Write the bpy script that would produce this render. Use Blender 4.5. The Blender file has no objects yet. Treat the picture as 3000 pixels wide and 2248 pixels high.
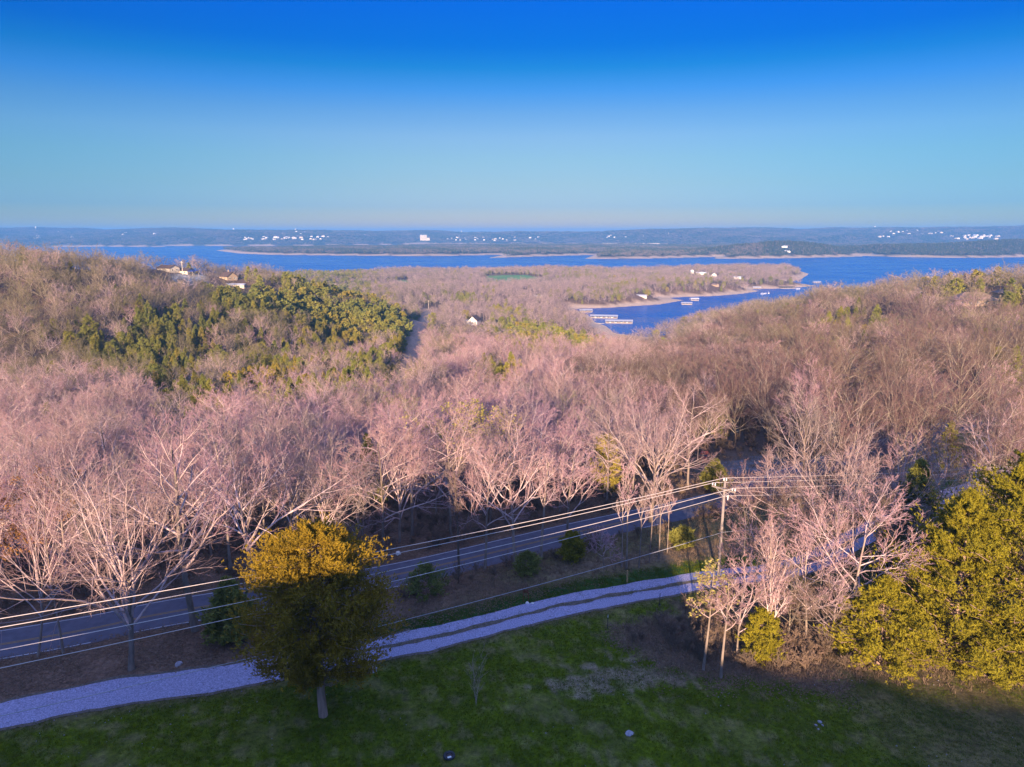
import bpy, math, random
import numpy as np
from mathutils import Vector, Matrix

random.seed(7)
RNG = np.random.default_rng(11)
R = math.radians
sc = bpy.context.scene
COL = sc.collection

# ------------------------------------------------------------------ camera
CAMZ, PITCH, FPX, CX, CY = 110.0, R(12.3), 2027.0, 1500.0, 1124.0
cam_d = bpy.data.cameras.new('camera')
cam_d.sensor_width = 36.0
cam_d.lens = 36.0 * FPX / 3000.0
cam_d.clip_start, cam_d.clip_end = 0.5, 60000.0
cam = bpy.data.objects.new('camera', cam_d)
COL.objects.link(cam)
cam.location = (0, 0, CAMZ)
cam.rotation_euler = (math.pi / 2 - PITCH, 0, 0)
sc.camera = cam

# ------------------------------------------------------------------ light
SUN_EL, SUN_AZ = R(13.0), R(10.0)          # low sun behind the left shoulder
sun_dir = Vector((math.sin(SUN_AZ) * math.cos(SUN_EL), math.cos(SUN_AZ) * math.cos(SUN_EL), -math.sin(SUN_EL)))
sun_d = bpy.data.lights.new('sun', 'SUN')
sun_d.energy, sun_d.angle, sun_d.color = 5.0, R(0.5), (1.0, 0.71, 0.47)
sun = bpy.data.objects.new('sun', sun_d)
COL.objects.link(sun)
sun.rotation_euler = sun_dir.to_track_quat('-Z', 'Y').to_euler()
sun.location = (-60, -150, 200)

world = bpy.data.worlds.new('World')
sc.world = world
world.use_nodes = True
wn, wl = world.node_tree.nodes, world.node_tree.links
wn.clear()
w_out = wn.new('ShaderNodeOutputWorld')
w_bg = wn.new('ShaderNodeBackground')
w_sky = wn.new('ShaderNodeTexSky')
w_sky.sky_type = 'NISHITA'
w_sky.sun_disc = False
w_sky.sun_elevation = SUN_EL
w_sky.sun_rotation = math.pi + SUN_AZ
w_sky.altitude = 300
w_sky.air_density, w_sky.dust_density, w_sky.ozone_density = 1.0, 0.6, 2.0
w_bg.inputs['Strength'].default_value = 0.12
# sky tint by elevation; the unseen upper part is raised to fill the shade
w_geo = wn.new('ShaderNodeTexCoord')
w_sep = wn.new('ShaderNodeSeparateXYZ')
w_ramp = wn.new('ShaderNodeValToRGB')
w_mul = wn.new('ShaderNodeMix')
w_mul.data_type, w_mul.blend_type = 'RGBA', 'MULTIPLY'
w_mul.inputs[0].default_value = 1.0
wl.new(w_geo.outputs['Generated'], w_sep.inputs[0])
wl.new(w_sep.outputs['Z'], w_ramp.inputs[0])
wl.new(w_sky.outputs[0], w_mul.inputs[6])
wl.new(w_ramp.outputs[0], w_mul.inputs[7])
w_gain = wn.new('ShaderNodeVectorMath')
w_gain.operation = 'SCALE'
w_gain.inputs['Scale'].default_value = 4.0
wl.new(w_mul.outputs[2], w_gain.inputs[0])
# the air is a little less blue straight opposite the sun than out to the sides
w_abs = wn.new('ShaderNodeMath'); w_abs.operation = 'ABSOLUTE'
w_side = wn.new('ShaderNodeMapRange'); w_side.interpolation_type = 'SMOOTHSTEP'
w_side.inputs[1].default_value, w_side.inputs[2].default_value = .05, .62
w_tint = wn.new('ShaderNodeMix'); w_tint.data_type = 'RGBA'
w_tint.inputs[6].default_value, w_tint.inputs[7].default_value = (1.05, 1.0, 1.0, 1), (.74, .96, 1.06, 1)
w_mul2 = wn.new('ShaderNodeMix'); w_mul2.data_type, w_mul2.blend_type = 'RGBA', 'MULTIPLY'
w_mul2.inputs[0].default_value = 1.0
wl.new(w_sep.outputs['X'], w_abs.inputs[0]); wl.new(w_abs.outputs[0], w_side.inputs[0]); wl.new(w_side.outputs[0], w_tint.inputs[0])
wl.new(w_gain.outputs[0], w_mul2.inputs[6]); wl.new(w_tint.outputs[2], w_mul2.inputs[7])
wl.new(w_mul2.outputs[2], w_bg.inputs['Color'])
wl.new(w_bg.outputs[0], w_out.inputs['Surface'])
SKY_GAIN = 4.0
SKY_RAMP = [(0.000, (0.3663, 0.3276, 0.3669)),
            (0.035, (0.1934, 0.2568, 0.4310)),
            (0.066, (0.1999, 0.2632, 0.3671)),
            (0.098, (0.2006, 0.2764, 0.3593)),
            (0.127, (0.1996, 0.2774, 0.3827)),
            (0.156, (0.1434, 0.2527, 0.3938)),
            (0.184, (0.0679, 0.2236, 0.4268)),
            (0.211, (0.0137, 0.1895, 0.3886)),
            (0.237, (0.0014, 0.1497, 0.4187)),
            (0.287, (0.0004, 0.1425, 0.4898)),
            (0.500, (0.6500, 0.6500, 1.0000)),
            (1.000, (3.0000, 2.3000, 2.7000))]  # overhead sky out of view, brightened to lift and warm shaded ground
cr = w_ramp.color_ramp
while len(cr.elements) < len(SKY_RAMP):
    cr.elements.new(0.5)
for e, (p_, c_) in zip(cr.elements, SKY_RAMP):
    e.position, e.color = p_, (c_[0] / SKY_GAIN, c_[1] / SKY_GAIN, c_[2] / SKY_GAIN, 1)

sc.view_settings.view_transform = 'Standard'
sc.view_settings.look = 'None'
sc.view_settings.exposure = 1.4
sc.view_settings.gamma = 1.0
sc.view_settings.use_curve_mapping = False
sc.render.engine = 'CYCLES'
cy = sc.cycles
cy.max_bounces, cy.diffuse_bounces, cy.glossy_bounces = 4, 2, 2
cy.transmission_bounces, cy.volume_bounces, cy.transparent_max_bounces = 2, 0, 4
cy.use_denoising = True
cy.caustics_reflective = cy.caustics_refractive = False

# ------------------------------------------------------------------ helpers
def ray(px, py):
    u, v = (px - CX) / FPX, (py - CY) / FPX
    return np.array([u, math.cos(PITCH) - v * math.sin(PITCH), -math.sin(PITCH) - v * math.cos(PITCH)])


def at(px, py, z):                     # where the sight line through a photo point meets height z
    d = ray(px, py)
    t = (z - CAMZ) / d[2]
    return d[0] * t, d[1] * t


def atd(px, py, dist):                 # ... and where it is DIST metres out
    d = ray(px, py)
    t = dist / d[1]
    return d[0] * t, d[1] * t, CAMZ + d[2] * t


def project(x, y, z):
    c = y * math.cos(PITCH) - (z - CAMZ) * math.sin(PITCH)
    v = -(y * math.sin(PITCH) + (z - CAMZ) * math.cos(PITCH))
    c = np.where(c > 0.1, c, 0.1) if isinstance(c, np.ndarray) else max(c, .1)
    return CX + FPX * x / c, CY + FPX * v / c


def wnoise(x, y, wl, seed=0):          # smooth noise, about -1..1, wavelength wl
    r = np.random.default_rng(seed + 100)
    out = 0
    for i in range(6):
        a, ph, k = r.uniform(0, 6.283), r.uniform(0, 6.283), r.uniform(.7, 1.5)
        out = out + np.sin((x * math.cos(a) + y * math.sin(a)) * 6.283 * k / wl + ph)
    return out / 2.6


def polydist(x, y, pts):               # distance to a polyline; parameter (index + fraction); side (+ left)
    x, y = np.asarray(x, float), np.asarray(y, float)
    best = np.full(x.shape, 1e18); par = np.zeros(x.shape); side = np.zeros(x.shape)
    for i in range(len(pts) - 1):
        ax, ay = pts[i][:2]; bx, by = pts[i + 1][:2]
        dx, dy = bx - ax, by - ay
        t = np.clip(((x - ax) * dx + (y - ay) * dy) / (dx * dx + dy * dy), 0, 1)
        d2 = (x - ax - t * dx) ** 2 + (y - ay - t * dy) ** 2
        m = d2 < best
        best = np.where(m, d2, best); par = np.where(m, i + t, par)
        side = np.where(m, np.sign(dx * (y - ay) - dy * (x - ax)), side)
    return np.sqrt(best), par, side


def inpoly(x, y, pts):
    c = np.zeros(np.shape(x), bool)
    n = len(pts)
    for i in range(n):
        ax, ay = pts[i]; bx, by = pts[(i + 1) % n]
        if ay == by:
            continue
        c ^= ((ay > y) != (by > y)) & (x < (bx - ax) * (y - ay) / (by - ay) + ax)
    return c


def sdpoly(x, y, pts):
    d, _, _ = polydist(x, y, list(pts) + [pts[0]])
    return np.where(inpoly(x, y, pts), d, -d)


def smax(a, b, k):
    h = np.clip(.5 + .5 * (a - b) / k, 0, 1)
    return b + (a - b) * h + k * h * (1 - h)


def smin(a, b, k):
    return -smax(-a, -b, k)


def sstep(a, b, x):
    t = np.clip((x - a) / (b - a), 0, 1)
    return t * t * (3 - 2 * t)


# ------------------------------------------------------------------ lie of the land
ROAD = [(-190, 16), (-110, 43), at(0, 1882, 69.6), at(500, 1790, 69.5), at(1150, 1685, 69.4), at(1700, 1560, 69.2), at(2150, 1462, 69.0), (60, 120), (110, 152), (190, 205)]
DRIVE = [(-150, 6), (-80, 31.5), at(0, 2098, 70), at(690, 1979, 70), at(1300, 1861, 70), at(1700, 1764, 70), at(2100, 1695, 70), at(2350, 1658, 70), (55, 92), (100, 118), (160, 150)]


def catmull(P, n=14):
    P = [np.array(p[:2], float) for p in P]
    out = []
    for i in range(len(P) - 1):
        a, b, c, d = P[max(i - 1, 0)], P[i], P[i + 1], P[min(i + 2, len(P) - 1)]
        for j in range(n):
            t = j / n
            out.append(.5 * (2 * b + (c - a) * t + (2 * a - 5 * b + 4 * c - d) * t * t + (3 * b - a - 3 * c + d) * t ** 3))
    out.append(P[-1])
    return [tuple(o) for o in out]


ROADS, DRIVES = catmull(ROAD), catmull(DRIVE)
SP_S = np.array([-400, -26, -8, -4.5, -3.2, 3.4, 6, 14, 42, 112, 212, 312, 400, 520, 700, 900, 3000.])
SP_Z = np.array([70, 70, 70.0, 69.6, 69.3, 69.3, 69.0, 68.2, 64, 55, 45, 34, 26, 17, 11, 10, 10.])


def crest(px, d, py, th=17):
    x, y, z = atd(px, py, d)
    return (x, y, z - th)


RIDGES = [  # crest polyline (ground), slope, roundness
    ([crest(-500, 420, 670), crest(0, 430, 686), crest(200, 480, 724), crest(330, 520, 770), crest(450, 555, 797, .5), crest(540, 565, 801, 0), crest(640, 580, 806, 2), crest(720, 610, 797, 22), crest(850, 650, 808, 24),
      crest(1000, 640, 855, 24), crest(1240, 600, 910, 22), crest(1300, 560, 947, 20)], .34, 35),
    ([crest(2000, 520, 918), crest(2250, 500, 886, 22), crest(2450, 480, 844, 21), crest(2680, 450, 804, 20), crest(3000, 430, 758), crest(3500, 430, 735)], .24, 35),
    ([(75, 100, 66.5), (150, 180, 62), (205, 250, 63)], .30, 30),
]
MAIN = [(-6000, -3000), (-6000, 500), (-1500, 950), (-900, 1350), (-700, 1700), (-300, 1880), (200, 1950), (600, 2030), at(2335, 792, 0), at(2372, 803, 0), at(2345, 820, 0), at(2310, 826, 0),
        at(2395, 838, 0), at(2300, 846, 0), at(2190, 848, 0), at(2170, 844, 0), at(2228, 853, 0), at(2170, 862, 0), at(2090, 868, 0), at(2000, 871, 0), at(1960, 874, 0), at(2006, 880, 0), at(1930, 893, 0), at(1800, 901, 0),
        at(1680, 906, 0), at(1722, 922, 0), at(1745, 945, 0), at(1775, 955, 0), at(1800, 975, 0), (140, 740), (250, 790), (450, 880), (700, 980), (1100, 1100), (3000, 1250), (6000, 1300), (6000, -3000)]
STRIP = [at(700, 743, 0), at(800, 747, 0), at(1000, 749, 0), at(1250, 751, 0), at(1480, 747, 0), at(1425, 757, 0), at(1560, 752, 0), at(1745, 747, 0), at(1711, 759, 0), at(1900, 758, 0), at(2100, 753, 0),
         at(2092, 759, 0), at(2300, 757, 0), at(2525, 752, 0), at(2532, 749, 0), at(2548, 751, 0), at(2700, 755, 0), at(2850, 756, 0), at(3060, 753, 0), (5000, 3500), (9000, 6200), (2500, 6200), (1800, 5600), (0, 5700), (-1200, 5000), (-1900, 4500)]
FAR = [at(-800, 726, 0), at(0, 725, 0), at(280, 723, 0), at(480, 724, 0), at(490, 721, 0), at(900, 721, 0), at(1200, 717, 0), at(1450, 716.5, 0), at(1650, 715, 0), at(1800, 717, 0), at(2100, 721, 0), (9000, 6300), (20000, 6300), (20000, 22000), (-20000, 22000), (-20000, 5500)]
FARTOP = [(-600, 666), (0, 669), (150, 668), (300, 676), (420, 672), (500, 669), (560, 672), (620, 681), (690, 676), (760, 675), (860, 676), (1000, 677), (1100, 679), (1230, 676), (1300, 682), (1400, 682), (1600, 679), (1750, 675), (1950, 672), (2150, 669), (2200, 668), (2300, 673), (2450, 669), (2700, 668), (3000, 664), (3600, 664)]
FARRIDGE = [crest(a, 7600 + 500 * math.sin(a * .006), b, 10) for a, b in FARTOP]
FARRIDGE2 = [crest(a, 6500, b, 10) for a, b in [(-300, 690), (100, 694), (350, 697), (700, 690), (900, 694), (1150, 692), (1350, 703), (1700, 703), (2000, 696), (2400, 692), (2800, 690), (3300, 686)]]
STRIPRIDGE = [crest(a, d, b, 13) for a, d, b in [(2120, 3350, 724), (2230, 3300, 711), (2340, 3300, 701), (2440, 3300, 704), (2540, 3400, 716), (2620, 3600, 716), (2760, 3600, 714), (2950, 3600, 703), (3200, 3600, 698)]]


DRAW = [(5, 165, 59), (40, 250, 50), (56, 350, 37), (74, 450, 24), (88, 550, 11), (102, 640, 3), (122, 760, 1)]


def ridge(x, y, pts, slope, w):
    best = None
    for (ax, ay, az_), (bx, by, bz_) in zip(pts[:-1], pts[1:]):
        dx, dy = bx - ax, by - ay
        t = np.clip(((x - ax) * dx + (y - ay) * dy) / (dx * dx + dy * dy), 0, 1)
        d2 = (x - ax - t * dx) ** 2 + (y - ay - t * dy) ** 2
        z = az_ + (bz_ - az_) * t - slope * (np.sqrt(d2 + w * w) - w)
        best = z if best is None else np.maximum(best, z)
    return best


ROADX = np.array([p[0] for p in ROADS]); ROADY = np.array([p[1] for p in ROADS])
CREST_X = np.array([-400, -120, -65, -49, -40, -30, -22, -13, -6, -3, -1, 3, 5.5, 9, 13, 23, 35, 155, 400.])
CREST_Z = np.array([32, 33, 33, 33.6, 36.2, 37.8, 37.8, 37.2, 35.0, 30.2, 26.6, 25.4, 25.0, 24.9, 24.6, 23.6, 22.6, 20, 17.])
CREST_Y = -48.0


def zland(x, y):
    x, y = np.asarray(x, float), np.asarray(y, float)
    D = np.hypot(x, y)
    ry = np.interp(x, ROADX, ROADY) + np.where(x > ROADX[-1], (x - ROADX[-1]) * .3, 0) + np.where(x < ROADX[0], (x - ROADX[0]) * .1, 0)
    s = (y - ry) * .94
    zb = np.interp(s, SP_S, SP_Z)
    far_amp = sstep(110, 500, s)
    zb = zb + far_amp * (1.6 * wnoise(x, y, 140, 1) + 1.2 * wnoise(x, y, 330, 2)) + sstep(700, 1000, s) * 3 * wnoise(x, y, 420, 3) + .25 * sstep(-12, -30, s) * wnoise(x, y, 24, 5)
    gul = np.clip((s - 60) / 200, 0, 1)
    for pts, sl, w in RIDGES:
        zb = smax(zb, ridge(x, y, pts, sl, w) + gul * 2.0 * wnoise(x, y, 110, 9), 10)
    dv, par, _ = polydist(x, y, DRAW)
    zv = np.interp(par, np.arange(len(DRAW)), [p[2] for p in DRAW])
    zb = smin(zb, zv + .16 * (np.sqrt(dv * dv + 3600) - 60) + .42 * np.maximum(0, dv - 30), 8)
    # the slope behind the camera
    t = np.clip((24 - y) / (24 - CREST_Y), 0, 1)
    back = np.clip((CREST_Y - y) / 160, 0, 1)
    zc = np.interp(x, CREST_X, CREST_Z) + .25 * wnoise(x, y * 0, 7, 21) + .12 * wnoise(x, y * 0, 2.6, 22)
    zb = np.where(y < 24, 70 + zc * (t * t * (1.9 - .9 * t)) * (1 - .85 * back * back * (3 - 2 * back)), zb)
    zb = np.where((y < 24), zb, zb)
    out = np.full(x.shape, -8.0)
    # near mainland
    sd = sdpoly(x, y, MAIN)
    bw_ = 26 + 10 * wnoise(x, y, 120, 8)
    sh = np.where(sd < bw_, sd * 2.3 / bw_, 2.3 + (sd - bw_) * .4)
    out = np.maximum(out, np.where(D < 3000, np.where(sd > 0, smin(zb, sh, 3), np.maximum(sd * .15, -8)), -8))
    m = D > 2500
    if m.any():
        xm, ym = x[m], y[m]
        s1, s2 = sdpoly(xm, ym, STRIP), sdpoly(xm, ym, FAR)
        z1 = 10 + 3.5 * wnoise(xm, ym, 700, 11) + 2 * wnoise(xm, ym, 260, 12)
        z1 = smax(z1, ridge(xm, ym, STRIPRIDGE, .22, 150), 8)
        z1 = smin(z1, np.where(s1 < 60, s1 * .115, 6.9 + (s1 - 60) * .3), 2)
        z2 = 25 + 14 * wnoise(xm, ym, 1500, 13) + 8 * wnoise(xm, ym, 600, 14)
        z2 = smax(z2, ridge(xm, ym, FARRIDGE, .11, 500) + 4 * wnoise(xm, ym, 500, 15), 15)
        z2 = smax(z2, ridge(xm, ym, FARRIDGE2, .10, 250) + 13 * wnoise(xm, ym, 620, 16), 12)
        z2 = smin(z2, np.where(s2 < 70, s2 * .115, 8 + (s2 - 70) * .2), 3)
        zz = np.maximum(np.where(s1 > 0, z1, np.maximum(s1 * .1, -8)), np.where(s2 > 0, z2, np.maximum(s2 * .1, -8)))
        out[m] = np.maximum(out[m], zz)
    return out


def zl(x, y):
    return float(zland(np.array([x]), np.array([y]))[0])


def pick(px, py, lift=0.0, lo=30.0, hi=9000.0):   # first ground point on the sight line
    d = ray(px, py)
    t = np.geomspace(lo, hi, 5000)
    X, Y, Z = d[0] * t, d[1] * t, CAMZ + d[2] * t
    below = Z < np.maximum(zland(X, Y), 0) + lift
    i = int(np.argmax(below)) if below.any() else len(t) - 1
    return X[i], Y[i]


# ------------------------------------------------------------------ materials
def mat(name, rgb, rough=.9, var=.25, scale=3.0, palette=None, loc_scale=None, bump=0.0, spec=.2, stretch=None, hue=None, translucent=0.0):
    m = bpy.data.materials.new(name)
    m.use_nodes = True
    N, L = m.node_tree.nodes, m.node_tree.links
    b = N['Principled BSDF']
    b.inputs['Roughness'].default_value = rough
    b.inputs['Specular IOR Level'].default_value = spec
    tc = N.new('ShaderNodeTexCoord')
    src = tc.outputs['Object']
    if stretch:
        mp = N.new('ShaderNodeMapping'); mp.inputs['Scale'].default_value = stretch
        L.new(src, mp.inputs[0]); src = mp.outputs[0]
    nz = N.new('ShaderNodeTexNoise'); nz.inputs['Scale'].default_value = scale; nz.inputs['Detail'].default_value = 4
    L.new(src, nz.inputs['Vector'])
    col = None
    if palette:
        oi = N.new('ShaderNodeObjectInfo')
        rp = N.new('ShaderNodeValToRGB')
        while len(rp.color_ramp.elements) < len(palette):
            rp.color_ramp.elements.new(.5)
        for i, (e, c) in enumerate(zip(rp.color_ramp.elements, palette)):
            e.position, e.color = i / max(1, len(palette) - 1), (*c, 1)
        fac = oi.outputs['Random']
        if loc_scale:
            n2 = N.new('ShaderNodeTexNoise'); n2.inputs['Scale'].default_value = loc_scale; n2.inputs['Detail'].default_value = 1
            L.new(oi.outputs['Location'], n2.inputs['Vector'])
            ma = N.new('ShaderNodeMath'); ma.operation = 'MULTIPLY_ADD'; ma.inputs[1].default_value = .5
            ms = N.new('ShaderNodeMath'); ms.operation = 'MULTIPLY_ADD'; ms.inputs[1].default_value = 1.6; ms.inputs[2].default_value = -.55
            L.new(n2.outputs[0], ms.inputs[0]); L.new(fac, ma.inputs[0]); L.new(ms.outputs[0], ma.inputs[2]); fac = ma.outputs[0]
        L.new(fac, rp.inputs[0]); col = rp.outputs[0]
    mx = N.new('ShaderNodeMix'); mx.data_type, mx.blend_type = 'RGBA', 'MULTIPLY'; mx.inputs[0].default_value = 1
    mr = N.new('ShaderNodeMapRange')
    mr.inputs[1].default_value, mr.inputs[2].default_value, mr.inputs[3].default_value, mr.inputs[4].default_value = .25, .75, 1 - var, 1 + var
    L.new(nz.outputs[0], mr.inputs[0])
    if col is not None:
        L.new(col, mx.inputs[6])
    else:
        mx.inputs[6].default_value = (*rgb, 1)
    L.new(mr.outputs[0], mx.inputs[7])
    L.new(mx.outputs[2], b.inputs['Base Color'])
    if bump:
        bp = N.new('ShaderNodeBump'); bp.inputs['Strength'].default_value = bump; bp.inputs['Distance'].default_value = .05
        L.new(nz.outputs[0], bp.inputs['Height']); L.new(bp.outputs[0], b.inputs['Normal'])
    if translucent:
        tr = N.new('ShaderNodeBsdfTranslucent'); ms_ = N.new('ShaderNodeMixShader'); ms_.inputs[0].default_value = translucent
        L.new(mx.outputs[2], tr.inputs['Color']); L.new(b.outputs[0], ms_.inputs[1]); L.new(tr.outputs[0], ms_.inputs[2])
        L.new(ms_.outputs[0], N['Material Output'].inputs['Surface'])
    return m


M = {}
M['bark'] = mat('bark', (.40, .33, .29), var=.35, scale=2.5, stretch=(1, 1, .3), palette=[(.54, .41, .40), (.46, .35, .335), (.60, .465, .45), (.41, .32, .295)])
M['bark_trunk_shaded'] = mat('bark_trunk_shaded', (.24, .19, .16), var=.4, scale=3, stretch=(1, 1, .3), palette=[(.25, .20, .17), (.20, .16, .13), (.30, .24, .20), (.17, .13, .10)])  # darker than the limbs, standing in for shade on the trunks
M['twig'] = mat('twig', (.3, .2, .18), var=.2, scale=.8, loc_scale=.012, palette=[(.45, .255, .30), (.29, .185, .225), (.42, .26, .265), (.27, .205, .18), (.50, .315, .34), (.36, .215, .255)])
M['twig_olive'] = mat('twig_olive', (.2, .16, .1), var=.2, scale=.8, loc_scale=.012, palette=[(.21, .175, .095), (.26, .205, .13), (.19, .165, .08), (.235, .205, .09), (.28, .215, .155)])
M['twig_pale'] = mat('twig_pale', (.45, .33, .31), var=.2, scale=.8, palette=[(.46, .33, .32), (.40, .29, .27), (.52, .38, .36)])
M['twig_bud'] = mat('twig_bud', (.38, .32, .13), var=.25, scale=.8, palette=[(.36, .31, .12), (.30, .29, .11), (.42, .33, .15)])
M['twig_ash'] = mat('twig_ash', (.24, .2, .18), var=.25, scale=.8, palette=[(.24, .195, .175), (.29, .235, .21), (.20, .165, .145)])
M['twig_grey'] = mat('twig_grey', (.2, .16, .15), var=.2, scale=.5, loc_scale=.006, palette=[(.20, .145, .145), (.14, .105, .105), (.23, .17, .165), (.155, .125, .105), (.18, .135, .14)])
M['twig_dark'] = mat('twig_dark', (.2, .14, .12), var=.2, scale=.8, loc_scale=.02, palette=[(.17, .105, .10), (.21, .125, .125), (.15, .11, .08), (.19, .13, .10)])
M['bark_olive'] = mat('bark_olive', (.3, .26, .2), var=.3, scale=2.5, palette=[(.34, .28, .22), (.26, .22, .16), (.40, .33, .27)])
M['bark_dark'] = mat('bark_dark', (.12, .09, .07), var=.4, scale=4, stretch=(1, 1, .25), bump=.5)
M['bark_cedar'] = mat('bark_cedar', (.33, .23, .18), var=.35, scale=5, stretch=(1, 1, .15), bump=.6)
M['cedar'] = mat('cedar', (.12, .09, .016), var=.35, scale=.9, palette=[(.26, .178, .014), (.30, .20, .016), (.225, .165, .016)], translucent=.15)
M['juniper'] = mat('juniper', (.09, .085, .014), var=.35, scale=1.1, palette=[(.21, .195, .016), (.26, .225, .016), (.17, .175, .018)], translucent=.15)
M['pine'] = mat('pine', (.07, .08, .02), var=.3, scale=.5, loc_scale=.01, palette=[(.29, .245, .04), (.24, .23, .045), (.19, .21, .05), (.33, .26, .04)], translucent=.1)
M['far_pine'] = mat('far_pine', (.05, .07, .035), var=.3, scale=.1, palette=[(.03, .05, .022), (.045, .06, .025)])
M['far_twig'] = mat('far_twig', (.14, .12, .11), var=.3, scale=.05, palette=[(.15, .12, .11), (.11, .10, .08), (.17, .14, .13)])
M['bud'] = mat('bud', (.42, .36, .10), var=.3, scale=2, translucent=.3)
M['bud_orange'] = mat('bud_orange', (.36, .18, .05), var=.3, scale=2, translucent=.3)
M['redbud'] = mat('redbud', (.35, .12, .30), var=.3, scale=2)
M['brush'] = mat('brush', (.22, .15, .12), var=.3, scale=1.5, palette=[(.22, .15, .12), (.17, .13, .09), (.26, .18, .13)])
M['grass'] = mat('grass', (.03, .07, .012), var=.4, scale=.12, palette=[(.075, .122, .002), (.092, .13, .003), (.12, .11, .010)], translucent=.2)
M['dry_grass'] = mat('dry_grass', (.2, .15, .1), var=.35, scale=.3, palette=[(.20, .145, .10), (.26, .19, .14), (.15, .115, .07)], translucent=.15)
M['leaf_litter'] = mat('leaf_litter', (.14, .09, .06), var=.4, scale=2, palette=[(.16, .10, .06), (.11, .075, .05), (.20, .13, .09)])
M['asphalt'] = mat('asphalt', (.10, .10, .135), rough=.85, var=.18, scale=1.2)
M['gravel'] = mat('gravel', (.285, .28, .41), var=.55, scale=9, bump=.25)
M['gravel_dirt'] = mat('gravel_dirt', (.125, .105, .085), var=.5, scale=5, bump=.3)
M['paint_white'] = mat('paint_white', (.50, .50, .52), var=.15, scale=3)
M['paint_yellow'] = mat('paint_yellow', (.30, .19, .07), var=.2, scale=3)
M['stone'] = mat('stone', (.30, .29, .33), var=.3, scale=4, bump=.4)
M['pole_wood'] = mat('pole_wood', (.26, .22, .20), var=.3, scale=6, stretch=(4, 4, .4))
M['porcelain'] = mat('porcelain', (.75, .75, .74), rough=.25, var=.06, spec=.5)
M['metal'] = mat('metal', (.42, .43, .45), rough=.45, var=.15, scale=6)
M['wire'] = mat('wire', (.62, .55, .52), rough=.5, var=.06)
M['cable'] = mat('cable', (.36, .36, .38), rough=.5, var=.1)
M['rust'] = mat('rust', (.16, .06, .03), var=.4, scale=12)
M['post_wood'] = mat('post_wood', (.42, .27, .12), var=.25, scale=9, stretch=(3, 3, .4))
M['dark_metal'] = mat('dark_metal', (.05, .05, .055), rough=.6, var=.2)
M['red_paint'] = mat('red_paint', (.42, .05, .02), rough=.4, var=.15, spec=.5)
M['tyre'] = mat('tyre', (.03, .03, .03), rough=.9, var=.2)
M['glass'] = mat('glass', (.05, .07, .09), rough=.12, var=.05, spec=.6)
M['white_wall'] = mat('white_wall', (.74, .72, .67), var=.06, scale=2)
M['cream_wall'] = mat('cream_wall', (.62, .55, .44), var=.08, scale=2)
M['tan_wall'] = mat('tan_wall', (.42, .32, .22), var=.12, scale=2)
M['roof_dark'] = mat('roof_dark', (.09, .065, .06), var=.25, scale=3)
M['roof_brown'] = mat('roof_brown', (.24, .17, .14), var=.2, scale=2)
M['roof_grey'] = mat('roof_grey', (.42, .44, .48), rough=.5, var=.1, scale=2)
M['roof_white'] = mat('roof_white', (.70, .70, .70), rough=.6, var=.06)
M['blue_roof'] = mat('blue_roof', (.05, .09, .45), rough=.5, var=.1)
M['deck'] = mat('deck', (.45, .38, .30), var=.2, scale=3)
M['boat_white'] = mat('boat_white', (.78, .78, .78), rough=.3, var=.04, spec=.5)
M['cliff'] = mat('cliff', (.55, .48, .38), var=.25, scale=.02)
M['dirt'] = mat('dirt', (.34, .20, .14), var=.3, scale=.5)


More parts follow.
